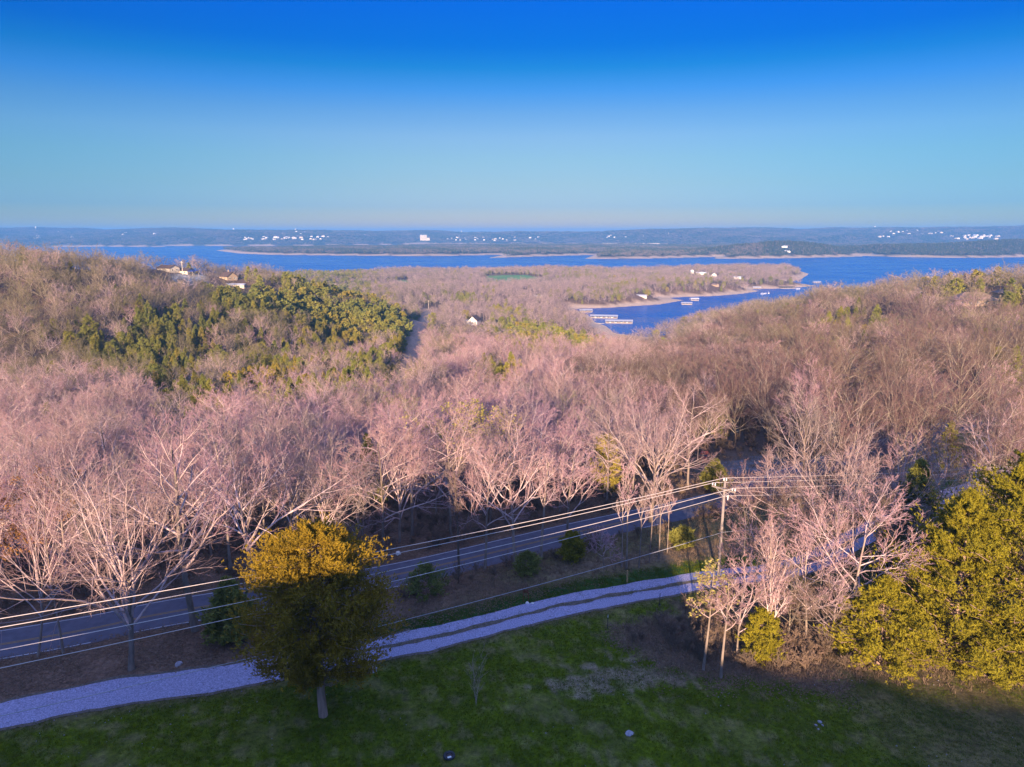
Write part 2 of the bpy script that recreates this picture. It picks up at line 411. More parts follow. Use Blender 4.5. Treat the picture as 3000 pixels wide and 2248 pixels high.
# ------------------------------------------------------------------ mesh building
class MB:
    """collects quads and triangles, with one material index per face"""
    def __init__(self):
        self.v, self.q, self.t, self.qm, self.tm, self.n = [], [], [], [], [], 0

    def add(self, V, Q=None, T=None, mi=0):
        V = np.asarray(V, np.float32).reshape(-1, 3)
        if Q is not None and len(Q):
            self.q.append(np.asarray(Q, np.int64).reshape(-1, 4) + self.n); self.qm.append(np.full(len(self.q[-1]), mi))
        if T is not None and len(T):
            self.t.append(np.asarray(T, np.int64).reshape(-1, 3) + self.n); self.tm.append(np.full(len(self.t[-1]), mi))
        self.v.append(V); self.n += len(V)
        return self

    def box(self, c, s, mi=0, rz=0.0, taper=1.0):
        x, y, z = s[0] / 2, s[1] / 2, s[2] / 2
        P = np.array([(-x, -y, -z), (x, -y, -z), (x, y, -z), (-x, y, -z), (-x * taper, -y * taper, z), (x * taper, -y * taper, z), (x * taper, y * taper, z), (-x * taper, y * taper, z)])
        if rz:
            ca, sa = math.cos(rz), math.sin(rz)
            P = np.stack([P[:, 0] * ca - P[:, 1] * sa, P[:, 0] * sa + P[:, 1] * ca, P[:, 2]], 1)
        self.add(P + np.array(c), [(0, 3, 2, 1), (4, 5, 6, 7), (0, 1, 5, 4), (1, 2, 6, 5), (2, 3, 7, 6), (3, 0, 4, 7)], mi=mi)
        return self

    def tubes(self, P, Rr, n, mi=0, cap=False):
        """P (B,k,3) polylines, Rr (B,k) radii"""
        P = np.asarray(P, float); Rr = np.asarray(Rr, float)
        B, k, _ = P.shape
        if B == 0:
            return self
        T = np.gradient(P, axis=1)
        T /= np.linalg.norm(T, axis=2, keepdims=True) + 1e-9
        ref = np.where(np.abs(T[:, :1, 2:3]) > .85, np.array([[[1., 0, 0]]]), np.array([[[0, 0, 1.]]]))
        U = np.cross(T, np.broadcast_to(ref, T.shape)); U /= np.linalg.norm(U, axis=2, keepdims=True) + 1e-9
        W = np.cross(T, U)
        a = np.arange(n) * 2 * math.pi / n
        V = P[:, :, None, :] + Rr[:, :, None, None] * (np.cos(a)[None, None, :, None] * U[:, :, None, :] + np.sin(a)[None, None, :, None] * W[:, :, None, :])
        idx = np.arange(B * k * n).reshape(B, k, n)
        i0, i1 = idx[:, :-1], idx[:, 1:]
        Q = np.stack([i0, np.roll(i0, -1, 2), np.roll(i1, -1, 2), i1], -1).reshape(-1, 4)
        tri = None
        if cap:
            e = idx[:, -1]
            tri = np.concatenate([np.stack([e[:, 0], e[:, j], e[:, j + 1]], -1) for j in range(1, n - 1)])
        self.add(V.reshape(-1, 3), Q, tri, mi)
        return self

    def mesh(self, name, mats, smooth=False):
        me = bpy.data.meshes.new(name)
        V = np.concatenate(self.v) if self.v else np.zeros((0, 3), np.float32)
        Q = np.concatenate(self.q) if self.q else np.zeros((0, 4), np.int64)
        T = np.concatenate(self.t) if self.t else np.zeros((0, 3), np.int64)
        nq, nt = len(Q), len(T)
        me.vertices.add(len(V)); me.vertices.foreach_set('co', V.astype(np.float32).ravel())
        me.loops.add(nq * 4 + nt * 3)
        me.loops.foreach_set('vertex_index', np.concatenate([Q.ravel(), T.ravel()]).astype(np.int32))
        me.polygons.add(nq + nt)
        me.polygons.foreach_set('loop_start', np.concatenate([np.arange(nq) * 4, nq * 4 + np.arange(nt) * 3]).astype(np.int32))
        mi = np.concatenate(self.qm + self.tm) if (self.qm or self.tm) else np.zeros(0)
        for m in mats:
            me.materials.append(M[m] if isinstance(m, str) else m)
        me.polygons.foreach_set('material_index', mi.astype(np.int32))
        me.polygons.foreach_set('use_smooth', np.full(nq + nt, smooth))
        me.update(calc_edges=True)
        return me


def link(name, me, parent=None, loc=None, rz=0.0):
    o = bpy.data.objects.new(name, me)
    COL.objects.link(o)
    if parent is not None:
        o.parent = parent
    if loc is not None:
        o.location = loc
    if rz:
        o.rotation_euler.z = rz
    return o


def tag(o, label=None, cat=None, group=None, kind=None):
    if label: o['label'] = label
    if cat: o['category'] = cat
    if group: o['group'] = group
    if kind: o['kind'] = kind
    return o


def thing(name, label, cat, loc=(0, 0, 0), rz=0.0, group=None, scale=1.0):
    o = bpy.data.objects.new(name, None)
    COL.objects.link(o)
    o.empty_display_size = .2
    o.location = loc; o.rotation_euler.z = rz; o.scale = (scale,) * 3
    return tag(o, label, cat, group)


# ------------------------------------------------------------------ trees
def nrm(a):
    return a / (np.linalg.norm(a, axis=-1, keepdims=True) + 1e-9)


def grow(rng, P0, D0, L, r0, r1, k, wig, up):
    B = len(P0)
    P = np.zeros((B, k, 3)); P[:, 0] = P0
    d = nrm(D0)
    for i in range(1, k):
        d = nrm(d + rng.normal(0, wig, (B, 3)) + np.array([0, 0, up]))
        P[:, i] = P[:, i - 1] + d * (L / (k - 1))[:, None]
    t = np.linspace(0, 1, k)[None]
    rad = r0[:, None] * (1 - t) + (r0 * r1)[:, None] * t
    return P, rad


def kids(rng, P, rad, L, m, t0, t1, a0, a1, ratio, fall=.45, rr=.6):
    B, k, _ = P.shape
    t = t0 + (t1 - t0) * (np.arange(m)[None] + rng.uniform(0, 1, (B, m))) / m
    f = t * (k - 1); i = np.minimum(f.astype(int), k - 2); w = (f - i)[..., None]
    b = np.arange(B)[:, None]
    pos = P[b, i] * (1 - w) + P[b, i + 1] * w
    tan = nrm(P[b, i + 1] - P[b, i])
    pr = rad[b, i] * (1 - w[..., 0]) + rad[b, i + 1] * w[..., 0]
    az = np.arange(m)[None] * 2.4 + rng.uniform(0, 6.283, (B, 1)) + rng.normal(0, .5, (B, m))
    ref = np.where(np.abs(tan[..., 2:3]) > .9, np.array([1., 0, 0]), np.array([0, 0, 1.]))
    U = nrm(np.cross(tan, ref)); W = np.cross(tan, U)
    an = rng.uniform(a0, a1, (B, m))
    d = np.cos(an)[..., None] * tan + np.sin(an)[..., None] * (np.cos(az)[..., None] * U + np.sin(az)[..., None] * W)
    ln = L[:, None] * ratio * (1 - fall * (t - t0) / max(1e-6, t1 - t0)) * rng.uniform(.75, 1.2, (B, m))
    return pos.reshape(-1, 3), d.reshape(-1, 3), ln.ravel(), (pr * rr).ravel()


def bare_tree(seed, H=18.0, form='round', lod=0, mats=('bark', 'twig'), buds=None, lean=(0, 0), thick=1.0, cnts=None):
    """returns (trunk MB, crown MB, bud MB or None)"""
    rng = np.random.default_rng(seed)
    A, C = MB(), MB()
    F = {'round': dict(tl=.64, limbs=13, lt=(.34, .98), la=(.65, 1.2), lr=.74, up=.07, wig=.15),
         'vase': dict(tl=.34, limbs=16, lt=(.42, 1.0), la=(.2, 1.2), lr=1.7, up=.05, wig=.13),
         'tall': dict(tl=.78, limbs=14, lt=(.36, .98), la=(.55, 1.05), lr=.50, up=.09, wig=.11),
         'fork': dict(tl=.38, limbs=10, lt=(.5, 1.0), la=(.30, 1.0), lr=1.40, up=.06, wig=.15),
         'column': dict(tl=.8, limbs=14, lt=(.2, .95), la=(.25, .45), lr=.42, up=.16, wig=.06),
         'shrub': dict(tl=.10, limbs=7, lt=(.3, 1.0), la=(.15, .7), lr=9.0, up=.06, wig=.08),
         'slim': dict(tl=.9, limbs=9, lt=(.5, .98), la=(.4, .8), lr=.24, up=.12, wig=.05)}[form]
    cnt = cnts or {0: (7, 6, 4), 1: (6, 5, 3), 2: (5, 4, 0), 3: (4, 3, 0)}[lod]
    ks = {0: (8, 7, 5, 4, 3), 1: (6, 5, 4, 3, 2), 2: (4, 4, 3, 2, 2), 3: (3, 3, 2, 2, 2)}[lod]
    ns = {0: (8, 6, 4, 3, 3), 1: (6, 4, 3, 3, 3), 2: (5, 3, 3, 3, 3), 3: (4, 3, 3, 3, 3)}[lod]
    mr = {0: .011, 1: .017, 2: .035, 3: .06}[lod] * (.6 if cnts else 1)
    r0 = H * .0105 * thick
    P, rad = grow(rng, np.array([[0, 0, -.4]]), np.array([[lean[0], lean[1], 1.0]]), np.array([H * F['tl'] + .4]), np.array([r0]), .45 if form in ('vase', 'fork') else .25, ks[0], F['wig'] * .35, .02)
    rad[:, 0] *= 1.35
    A.tubes(P, rad, ns[0])
    L0 = np.array([H * F['tl']])
    p, d, l, r = kids(rng, P, rad, L0, F['limbs'], *F['lt'], *F['la'], F['lr'], fall=.35 if form in ('vase', 'fork', 'shrub') else .55, rr=.66)
    if form in ('vase', 'fork', 'shrub'):
        # steeper limbs reach higher
        el = nrm(d)[:, 2]
        l = l * (.62 + .42 * np.clip(el, 0, 1))
    r = np.maximum(r, mr * 1.5)
    P1, R1 = grow(rng, p, d, l, r, .16, ks[1], F['wig'], F['up'])
    A.tubes(P1, R1, ns[1], mi=1)
    p, d, l2, r = kids(rng, P1, R1, l, cnt[0], .22, 1.0, .4, .95, .48, fall=.5, rr=.62)
    P2, R2 = grow(rng, p, d, l2, np.maximum(r, mr * 1.2), .35, ks[2], F['wig'] * 1.1, F['up'])
    A.tubes(P2, R2, ns[2], mi=1)
    p, d, l3, r = kids(rng, P2, R2, l2, cnt[1], .25, 1.0, .35, .85, .5, fall=.4, rr=.6)
    P3, R3 = grow(rng, p, d, l3, np.maximum(r, mr), .5, ks[3], .14, F['up'] * .8)
    C.tubes(P3, R3, ns[3])
    PL = P3
    if cnt[2]:
        p, d, l4, r = kids(rng, P3, R3, l3, cnt[2], .2, 1.0, .3, .8, .55, fall=.3, rr=.7)
        P4, R4 = grow(rng, p, d, l4, np.full(len(p), mr), .5, ks[4], .12, .06)
        C.tubes(P4, R4, ns[4])
        PL = P4
    G = None
    if buds:
        n, size = buds
        tips = PL[:, -1][rng.integers(0, len(PL), n)] + rng.normal(0, .12, (n, 3))
        G = MB()
        u = nrm(rng.normal(0, 1, (n, 3))); v = nrm(np.cross(u, rng.normal(0, 1, (n, 3))))
        s = size * rng.uniform(.6, 1.3, (n, 1))
        G.add(np.stack([tips - u * s, tips + v * s * .6, tips + u * s, tips - v * s * .6], 1).reshape(-1, 3), np.arange(n * 4).reshape(-1, 4))
    zt = max(float(v[:, 2].max()) for v in A.v + C.v)
    for mb in (A, C, G):
        if mb: mb.v = [v * (H / zt) for v in mb.v]
    return A, C, G


def needle_tree(seed, H, W, prof, nb, nsub, nspray, blades, bl, bw, clear=.1, rise=.35, droop=0.0, up=.55, bias=0.0):
    """evergreen with foliage in many small blades; prof = [(t, r)] radius profile over height"""
    rng = np.random.default_rng(seed)
    A, C = MB(), MB()
    hz = np.linspace(0, 1, 8)
    TP = np.stack([.12 * np.sin(hz * 5 + seed), .12 * np.cos(hz * 4 + seed), -.4 + hz * (H * .95 + .4)], 1)[None]
    TP[0, 0, :2] = 0
    TR = (H * .019 * (1.25 - hz * 1.15))[None]
    A.tubes(TP, TR, 9)
    t = clear + (1 - clear) * ((np.arange(nb) + rng.uniform(0, 1, nb)) / nb) ** .9
    tt = np.array([p[0] for p in prof]); rr = np.array([p[1] for p in prof])
    az = np.arange(nb) * 2.4 + rng.normal(0, .45, nb)
    rad = np.interp(t, tt, rr) * W / 2 * rng.uniform(.6, 1.12, nb)
    rad = rad * (1 - bias * np.clip(-np.sin(az), 0, 1) * np.clip((.55 - t) / .25, 0, 1))
    tip = np.stack([np.cos(az) * rad, np.sin(az) * rad, t * H], 1)
    z0 = np.maximum(t * H - rise * rad, clear * H * .8)
    base = np.stack([0 * az, 0 * az, np.minimum(z0, H * .93)], 1)
    s = np.linspace(0, 1, 5)[None, :, None]
    BP = base[:, None] * (1 - s) + tip[:, None] * s
    BP[..., 2] += (-droop * rad[:, None] * np.sin(s[..., 0] * math.pi)) 
    BP[:, 1:-1] += rng.normal(0, .05, BP[:, 1:-1].shape) * rad[:, None, None]
    A.tubes(BP, np.linspace(1, .25, 5)[None] * (.012 + .012 * rad)[:, None], 4)
    # sub-branches
    f = rng.uniform(.32, 1.0, (nb, nsub)); f[:, 0] = 1.0
    sp = base[:, None] * (1 - f[..., None]) + tip[:, None] * f[..., None]
    out = nrm(tip - base)[:, None]
    sd = nrm(out * .8 + rng.normal(0, .55, (nb, nsub, 3)) + np.array([0, 0, up]))
    sl = (.35 + .30 * rad[:, None]) * rng.uniform(.5, 1.1, (nb, nsub))
    sp, sd, sl = sp.reshape(-1, 3), sd.reshape(-1, 3), sl.ravel()
    n = len(sp)
    g = (np.arange(nspray)[None] + rng.uniform(0, 1, (n, nspray))) / nspray
    jit = rng.normal(0, .16, (n, nspray, 3)) * sl[:, None, None]
    q = sp[:, None] + sd[:, None] * (g * sl[:, None])[..., None] + jit
    qd = nrm(sd[:, None] + rng.normal(0, .45, (n, nspray, 3)) + np.array([0, 0, up * .5]))
    q, qd = q.reshape(-1, 3), qd.reshape(-1, 3)
    n = len(q)
    bd = nrm(qd[:, None] * .9 + rng.normal(0, .55, (n, blades, 3)))
    bp = q[:, None] + qd[:, None] * rng.uniform(-.5, .5, (n, blades, 1)) * bl
    side = nrm(np.cross(bd, rng.normal(0, 1, (n, blades, 3))))
    ln = bl * rng.uniform(.6, 1.25, (n, blades, 1)); wd = bw * rng.uniform(.7, 1.3, (n, blades, 1))
    V = np.stack([bp - side * wd, bp + side * wd, bp + bd * ln], 2).reshape(-1, 3)
    C.add(V, None, np.arange(len(V)).reshape(-1, 3))
    return A, C


def merge(parts):
    """join MBs into one; each keeps its own run of material indices"""
    out, base = MB(), 0
    for b in parts:
        if b is None: continue
        V = np.concatenate(b.v)
        n0 = out.n
        out.v.append(V); out.n += len(V)
        out.q += [q + n0 for q in b.q]; out.t += [t + n0 for t in b.t]
        out.qm += [m + base for m in b.qm]; out.tm += [m + base for m in b.tm]
        base += 1 + int(max([m.max() for m in b.qm + b.tm if len(m)] + [0]))
    return out

# ------------------------------------------------------------------ ground sheet
def ground():
    rad = [0.0]
    r = 6.0
    while r < 15000:
        rad.append(r)
        r *= 1.0105 if r < 130 else (1.014 if r < 2200 else 1.02)
    rad = np.array(rad + [15000.0])
    az = np.concatenate([np.arange(-180, -44, 4.0), np.arange(-44, 44, .3), np.arange(44, 180, 4.0)])
    az = np.radians(az)
    X = rad[:, None] * np.sin(az)[None]; Y = rad[:, None] * np.cos(az)[None]
    nr, na = X.shape
    x, y = X.ravel(), Y.ravel()
    z = zland(x, y)
    D = np.hypot(x, y)
    # what covers the ground (base colours)
    c = np.tile(np.array([.15, .098, .068]), (len(x), 1))
    def blend(m, col):
        nonlocal c
        m = np.clip(m, 0, 1)[:, None]
        c = c * (1 - m) + np.array(col) * m
    near = D < 260
    rd, _, rs = polydist(x, y, ROADS); dd, _, ds = polydist(x, y, DRIVES)
    n1 = wnoise(x, y, 9, 31); n2 = wnoise(x, y, 3.2, 32); n3 = wnoise(x, y, 22, 33); n4 = wnoise(x, y, 1.3, 34)
    lawn = ((ds < 0) | (y < 24)) & near
    blend(np.where(lawn, 1, 0), (.072, .10, .003))
    blend(np.where(lawn, .30 * sstep(.1, .9, n1 + .6 * n2 + .4 * n4), 0), (.14, .115, .05))
    blend(np.where(lawn, .3 * sstep(.5, .9, n2 + .7 * n4), 0), (.20, .155, .085))
    blend(np.where(lawn, sstep(26, 38, x + .25 * (y - 50) + 3 * n1), 0) * .75, (.125, .098, .048))
    # dry rough patch and leaf litter by the right-hand thicket
    PATCH = [at(1770, 1850, 70), at(1980, 1765, 70), at(2400, 1720, 70), at(2600, 1800, 70), at(3100, 1900, 70), at(3100, 2030, 70), at(2650, 1990, 70), at(2300, 2000, 70), at(2080, 1985, 70), at(1980, 1960, 70)]
    sp = sdpoly(x, y, PATCH)
    blend(np.where(near, sstep(-.8, 1.5, sp + .8 * n2 + .6 * n1), 0), (.15, .112, .068))
    blend(np.where(near, sstep(0, 2, sp) * sstep(28, 36, x), 0) * .7, (.10, .10, .04))
    BARE = [at(1560, 2010, 70), at(1800, 1935, 70), at(1960, 1950, 70), at(2100, 1985, 70), at(1900, 2020, 70), at(1680, 2045, 70)]
    sb = sdpoly(x, y, BARE)
    blend(np.where(near, .85 * sstep(-.6, 1.2, sb + 1.0 * n2 + .5 * n4), 0), (.21, .165, .11))
    blend(np.where(lawn, sstep(3.3, 2.4, dd + .3 * n2) * .8, 0), (.115, .095, .045))
    mid = (ds > 0) & (rd > 3) & (rs < 0) & near
    blend(np.where(mid, sstep(-8, 2, x + 4 * n1), 0), (.125, .108, .05))
    blend(np.where(mid, sstep(0, 7, x + 3 * n2) * sstep(5.0, 6.5, dd) * sstep(10, 8, dd), 0) * .8, (.17, .125, .085))
    blend(np.where(mid & (dd < 4.6) & (x > -16), sstep(4.6, 4.0, dd + .4 * n2), 0), (.03, .065, .013))
    # sand at the waterline
    beach = (z > -1) & (D > 600)
    bw = np.where(D < 2500, 2.7, np.where(D < 5000, 6.6, 7.6))
    blend(np.where(beach, sstep(bw, bw - 1.0, z + .25 * wnoise(x, y, 30, 35)), 0), (.56, .41, .28))
    # mown fields, cleared strips, bare bluff, quarry face
    def patch(pts, col, soft):
        s = sdpoly(x, y, pts)
        blend(sstep(-soft, soft, s), col)
    patch([pick(a, b) for a, b in [(1395, 822), (1430, 808), (1540, 806), (1610, 816), (1560, 830), (1450, 832)]], (.14, .27, .10), 8)
    patch([pick(a, b) for a, b in [(1160, 830), (1185, 820), (1215, 826), (1190, 836)]], (.13, .25, .08), 6)
    patch(TRACK_POLY, (.46, .27, .19), 2)
    patch(BANK_POLY, (.40, .27, .17), 3)
    patch(BLUFF_POLY, (.48, .44, .37), 3)
    patch(YARD_POLY, (.20, .18, .19), 1.0)
    patch(RYARD_POLY, (.09, .11, .035), 3)
    m = D > 2600
    blend(np.where(m & (z > 7.8), 1, 0), (.075, .07, .055))
    blend(np.where(m & (z > 7.8), sstep(-.2, .9, wnoise(x, y, 420, 36)), 0) * .5, (.06, .075, .04))
    for pts in FAR_CLEAR:
        patch(pts, (.40, .33, .25), 25)
    blend(np.where((z < -.8), 1, 0), (.10, .12, .12))
    mb = MB()
    idx = np.arange(nr * na).reshape(nr, na)
    a0, a1 = idx[:-1], idx[1:]
    Q = np.stack([a0, np.roll(a0, -1, 1), np.roll(a1, -1, 1), a1], -1)[1:].reshape(-1, 4)
    Q = Q[:, ::-1]
    T = np.stack([np.full(na, 0), np.roll(idx[1], -1), idx[1]], -1)[:, ::-1]
    mb.add(np.stack([x, y, z], 1), Q, T)
    m_ = bpy.data.materials.new('ground'); m_.use_nodes = True
    N, L = m_.node_tree.nodes, m_.node_tree.links
    b = N['Principled BSDF']; b.inputs['Roughness'].default_value = .95; b.inputs['Specular IOR Level'].default_value = .1
    at_ = N.new('ShaderNodeAttribute'); at_.attribute_name = 'cover'
    geo = N.new('ShaderNodeNewGeometry')
    acc = at_.outputs['Color']
    for sc_, lo, hi in ((2.2, .62, 1.38), (.35, .75, 1.25), (9.0, .7, 1.3)):
        nz = N.new('ShaderNodeTexNoise'); nz.inputs['Scale'].default_value = sc_; nz.inputs['Detail'].default_value = 5
        L.new(geo.outputs['Position'], nz.inputs['Vector'])
        mr = N.new('ShaderNodeMapRange'); mr.inputs[1].default_value, mr.inputs[2].default_value, mr.inputs[3].default_value, mr.inputs[4].default_value = .28, .72, lo, hi
        L.new(nz.outputs[0], mr.inputs[0])
        mx = N.new('ShaderNodeMix'); mx.data_type, mx.blend_type = 'RGBA', 'MULTIPLY'; mx.inputs[0].default_value = 1
        L.new(acc, mx.inputs[6]); L.new(mr.outputs[0], mx.inputs[7]); acc = mx.outputs[2]
    L.new(acc, b.inputs['Base Color'])
    bp = N.new('ShaderNodeBump'); bp.inputs['Strength'].default_value = .7; bp.inputs['Distance'].default_value = .12
    n5 = N.new('ShaderNodeTexNoise'); n5.inputs['Scale'].default_value = 3.5; n5.inputs['Detail'].default_value = 6
    L.new(geo.outputs['Position'], n5.inputs['Vector']); L.new(n5.outputs[0], bp.inputs['Height']); L.new(bp.outputs[0], b.inputs['Normal'])
    me = mb.mesh('ground', [m_], smooth=True)
    at2 = me.color_attributes.new('cover', 'FLOAT_COLOR', 'POINT')
    at2.data.foreach_set('color', np.concatenate([c, np.ones((len(c), 1))], 1).astype(np.float32).ravel())
    return tag(link('ground', me), kind='structure')


TRACK = [pick(1120, 1195, 0), pick(1185, 1130, 0), pick(1205, 1060, 0), pick(1225, 990, 0), pick(1248, 935, 0), pick(1262, 905, 0)]


def widen(pts, w):
    P = np.array(pts, float)
    T = nrm(np.gradient(P, axis=0))
    Nn = np.stack([-T[:, 1], T[:, 0]], 1)
    w = np.asarray(w).reshape(-1, 1)
    return [tuple(p) for p in P + Nn * w] + [tuple(p) for p in (P - Nn * w)[::-1]]


TRACK_POLY = widen(TRACK, [4, 5, 6, 6, 7, 8])
BANK_POLY = [pick(1240, 935), pick(1290, 938), pick(1285, 905), pick(1238, 902)]
BLUFF_POLY = [pick(505, 835), pick(610, 832), pick(600, 806), pick(500, 806)]
YARD_POLY = [at(2040, 1425, 68.2), at(2080, 1335, 68.2), at(2260, 1335, 68.2), at(2330, 1385, 68.2), at(2240, 1425, 68.2)]
RYARD_POLY = [pick(2670, 905), pick(2670, 893), pick(2760, 890), pick(2940, 905), pick(2900, 925), pick(2760, 915)]
FAR_CLEAR = []
for a0, b0, a1, b1 in [(2292, 694, 2318, 686), (2318, 694, 2348, 684), (2395, 693, 2420, 678), (2380, 691, 2400, 684)]:
    pass

G_GROUND = ground()


# ------------------------------------------------------------------ lake
def lake():
    m_ = bpy.data.materials.new('lake_water'); m_.use_nodes = True
    N, L = m_.node_tree.nodes, m_.node_tree.links
    b = N['Principled BSDF']
    b.inputs['Base Color'].default_value = (.002, .085, .36, 1)
    b.inputs['Specular IOR Level'].default_value = .3
    b.inputs['Specular Tint'].default_value = (.25, .6, 1, 1)  # blue tint stands in for waves mirroring the higher sky
    b.inputs['Roughness'].default_value = .22
    b.inputs['IOR'].default_value = 1.33
    geo = N.new('ShaderNodeNewGeometry')
    mp = N.new('ShaderNodeMapping'); mp.inputs['Scale'].default_value = (1, 1.6, 1); mp.inputs['Rotation'].default_value = (0, 0, .4)
    L.new(geo.outputs['Position'], mp.inputs[0])
    n1 = N.new('ShaderNodeTexNoise'); n1.inputs['Scale'].default_value = .25; n1.inputs['Detail'].default_value = 6; n1.inputs['Roughness'].default_value = .65
    n2 = N.new('ShaderNodeTexNoise'); n2.inputs['Scale'].default_value = .006; n2.inputs['Detail'].default_value = 4
    L.new(mp.outputs[0], n1.inputs['Vector']); L.new(mp.outputs[0], n2.inputs['Vector'])
    bp = N.new('ShaderNodeBump'); bp.inputs['Strength'].default_value = 1.0; bp.inputs['Distance'].default_value = 1.6
    L.new(n1.outputs[0], bp.inputs['Height']); L.new(bp.outputs[0], b.inputs['Normal'])
    mr = N.new('ShaderNodeMapRange'); mr.inputs[1].default_value, mr.inputs[2].default_value, mr.inputs[3].default_value, mr.inputs[4].default_value = .35, .65, .16, .30
    L.new(n2.outputs[0], mr.inputs[0]); L.new(mr.outputs[0], b.inputs['Roughness'])
    mb = MB()
    ys = np.array([500, 700, 900, 1200, 1600, 2200, 3000, 4200, 6000, 9000.]); xs = np.linspace(-1, 1, 9)
    V = [(x_ * 1.2 * y_ , y_, 0.0) for y_ in ys for x_ in xs]
    Q = [(i * 9 + j, i * 9 + j + 1, i * 9 + 10 + j, i * 9 + 9 + j) for i in range(len(ys) - 1) for j in range(8)]
    mb.add(V, Q)
    tag(link('lake', mb.mesh('lake', [m_])), kind='structure')


lake()


# ------------------------------------------------------------------ road and drive
def strip(name, pts, offs, lift, mats, step=1.0, parent=None, jitter=0.0, thick=0.0):
    """a sheet along PTS between lateral offsets OFFS (list), laid LIFT above the ground"""
    P = np.array(pts, float)
    seg = np.r_[0, np.cumsum(np.hypot(*np.diff(P, axis=0).T))]
    s = np.arange(0, seg[-1], step)
    C = np.stack([np.interp(s, seg, P[:, 0]), np.interp(s, seg, P[:, 1])], 1)
    T = nrm(np.gradient(C, axis=0)); Nn = np.stack([-T[:, 1], T[:, 0]], 1)
    offs = np.array(offs, float)
    O = np.tile(offs, (len(s), 1))
    if jitter:
        O[:, 0] += jitter * (wnoise(s, s * 0, 7, 51) + .6 * wnoise(s, s * 0, 2.3, 52)); O[:, -1] += jitter * (wnoise(s, s * 0, 6, 53) + .6 * wnoise(s, s * 0, 2.1, 54))
    XY = C[:, None] + Nn[:, None] * O[:, :, None]
    Z = zland(XY[..., 0].ravel(), XY[..., 1].ravel()).reshape(O.shape) + lift
    V = np.concatenate([XY, Z[..., None]], 2).reshape(-1, 3)
    n = len(offs); i = np.arange(len(s) * n).reshape(len(s), n)
    Q = np.stack([i[:-1, :-1], i[:-1, 1:], i[1:, 1:], i[1:, :-1]], -1).reshape(-1, 4)[:, ::-1]
    return link(name, MB().add(V, Q).mesh(name, mats, smooth=True), parent)


road = tag(strip('road', ROADS, [-3.1, -1.5, 0, 1.5, 3.1], .05, ['asphalt']), kind='structure')
for o_ in (-2.92, 2.82):
    strip('edge_line', ROADS, [o_, o_ + .11], .056, ['paint_white'], 1.0, road)
for o_ in (-.17, .06):
    strip('centre_line', ROADS, [o_, o_ + .11], .056, ['paint_yellow'], 1.0, road)
drive = tag(strip('gravel_drive', DRIVES, [-1.9, -1.2, -.6, 0, .6, 1.2, 1.9], .045, ['gravel'], .4, None, .08), kind='structure')
strip('centre_strip', [p for p in DRIVES if p[0] > -17], [-.30, 0, .30], .058, ['gravel_dirt'], .3, drive, .12)
strip('gravel_shoulder', [p for p in DRIVES if p[0] < -9], [1.45, 2.3], .036, ['gravel_dirt'], .4, drive, .12)
strip('gravel_shoulder', [p for p in DRIVES if p[0] < 40], [-2.25, -1.6], .036, ['gravel_dirt'], .4, drive, .12)


# ------------------------------------------------------------------ instanced growth (stuff)
def stuff(name, variants, mats, P, rot, scl, idx, label=None):
    """one object whose geometry nodes set VARIANTS (meshes) on the points P"""
    me = bpy.data.meshes.new(name)
    me.vertices.add(len(P)); me.vertices.foreach_set('co', np.asarray(P, np.float32).ravel())
    for nm, tp, key, val in (('spin', 'FLOAT_VECTOR', 'vector', rot), ('size', 'FLOAT_VECTOR', 'vector', scl), ('pick', 'INT', 'value', idx)):
        a = me.attributes.new(nm, tp, 'POINT')
        a.data.foreach_set(key, np.asarray(val, np.int32 if tp == 'INT' else np.float32).ravel())
    o = link(name, me)
    ng = bpy.data.node_groups.new(name, 'GeometryNodeTree')
    ng.interface.new_socket('Geometry', in_out='INPUT', socket_type='NodeSocketGeometry')
    ng.interface.new_socket('Geometry', in_out='OUTPUT', socket_type='NodeSocketGeometry')
    N, L = ng.nodes, ng.links
    gi, go = N.new('NodeGroupInput'), N.new('NodeGroupOutput')
    jn = N.new('GeometryNodeJoinGeometry')
    for k, vm in reversed(list(enumerate(variants))):
        so = bpy.data.objects.new(name + '_source', vm)
        oi = N.new('GeometryNodeObjectInfo'); oi.inputs['Object'].default_value = so
        gt = N.new('GeometryNodeGeometryToInstance')
        L.new(oi.outputs['Geometry'], gt.inputs[0]); L.new(gt.outputs[0], jn.inputs[0])
    ip = N.new('GeometryNodeInstanceOnPoints')
    ip.inputs['Pick Instance'].default_value = True
    def attr(nm, tp):
        n = N.new('GeometryNodeInputNamedAttribute'); n.data_type = tp; n.inputs['Name'].default_value = nm
        return [s for s in n.outputs if s.enabled and s.name == 'Attribute'][0]
    e2r = N.new('FunctionNodeEulerToRotation')
    L.new(attr('spin', 'FLOAT_VECTOR'), e2r.inputs[0])
    L.new(gi.outputs[0], ip.inputs['Points']); L.new(jn.outputs[0], ip.inputs['Instance'])
    L.new(attr('pick', 'INT'), ip.inputs['Instance Index'])
    L.new(e2r.outputs[0], ip.inputs['Rotation']); L.new(attr('size', 'FLOAT_VECTOR'), ip.inputs['Scale'])
    L.new(ip.outputs[0], go.inputs[0])
    md = o.modifiers.new('growth', 'NODES'); md.node_group = ng
    return tag(o, label, kind='stuff')


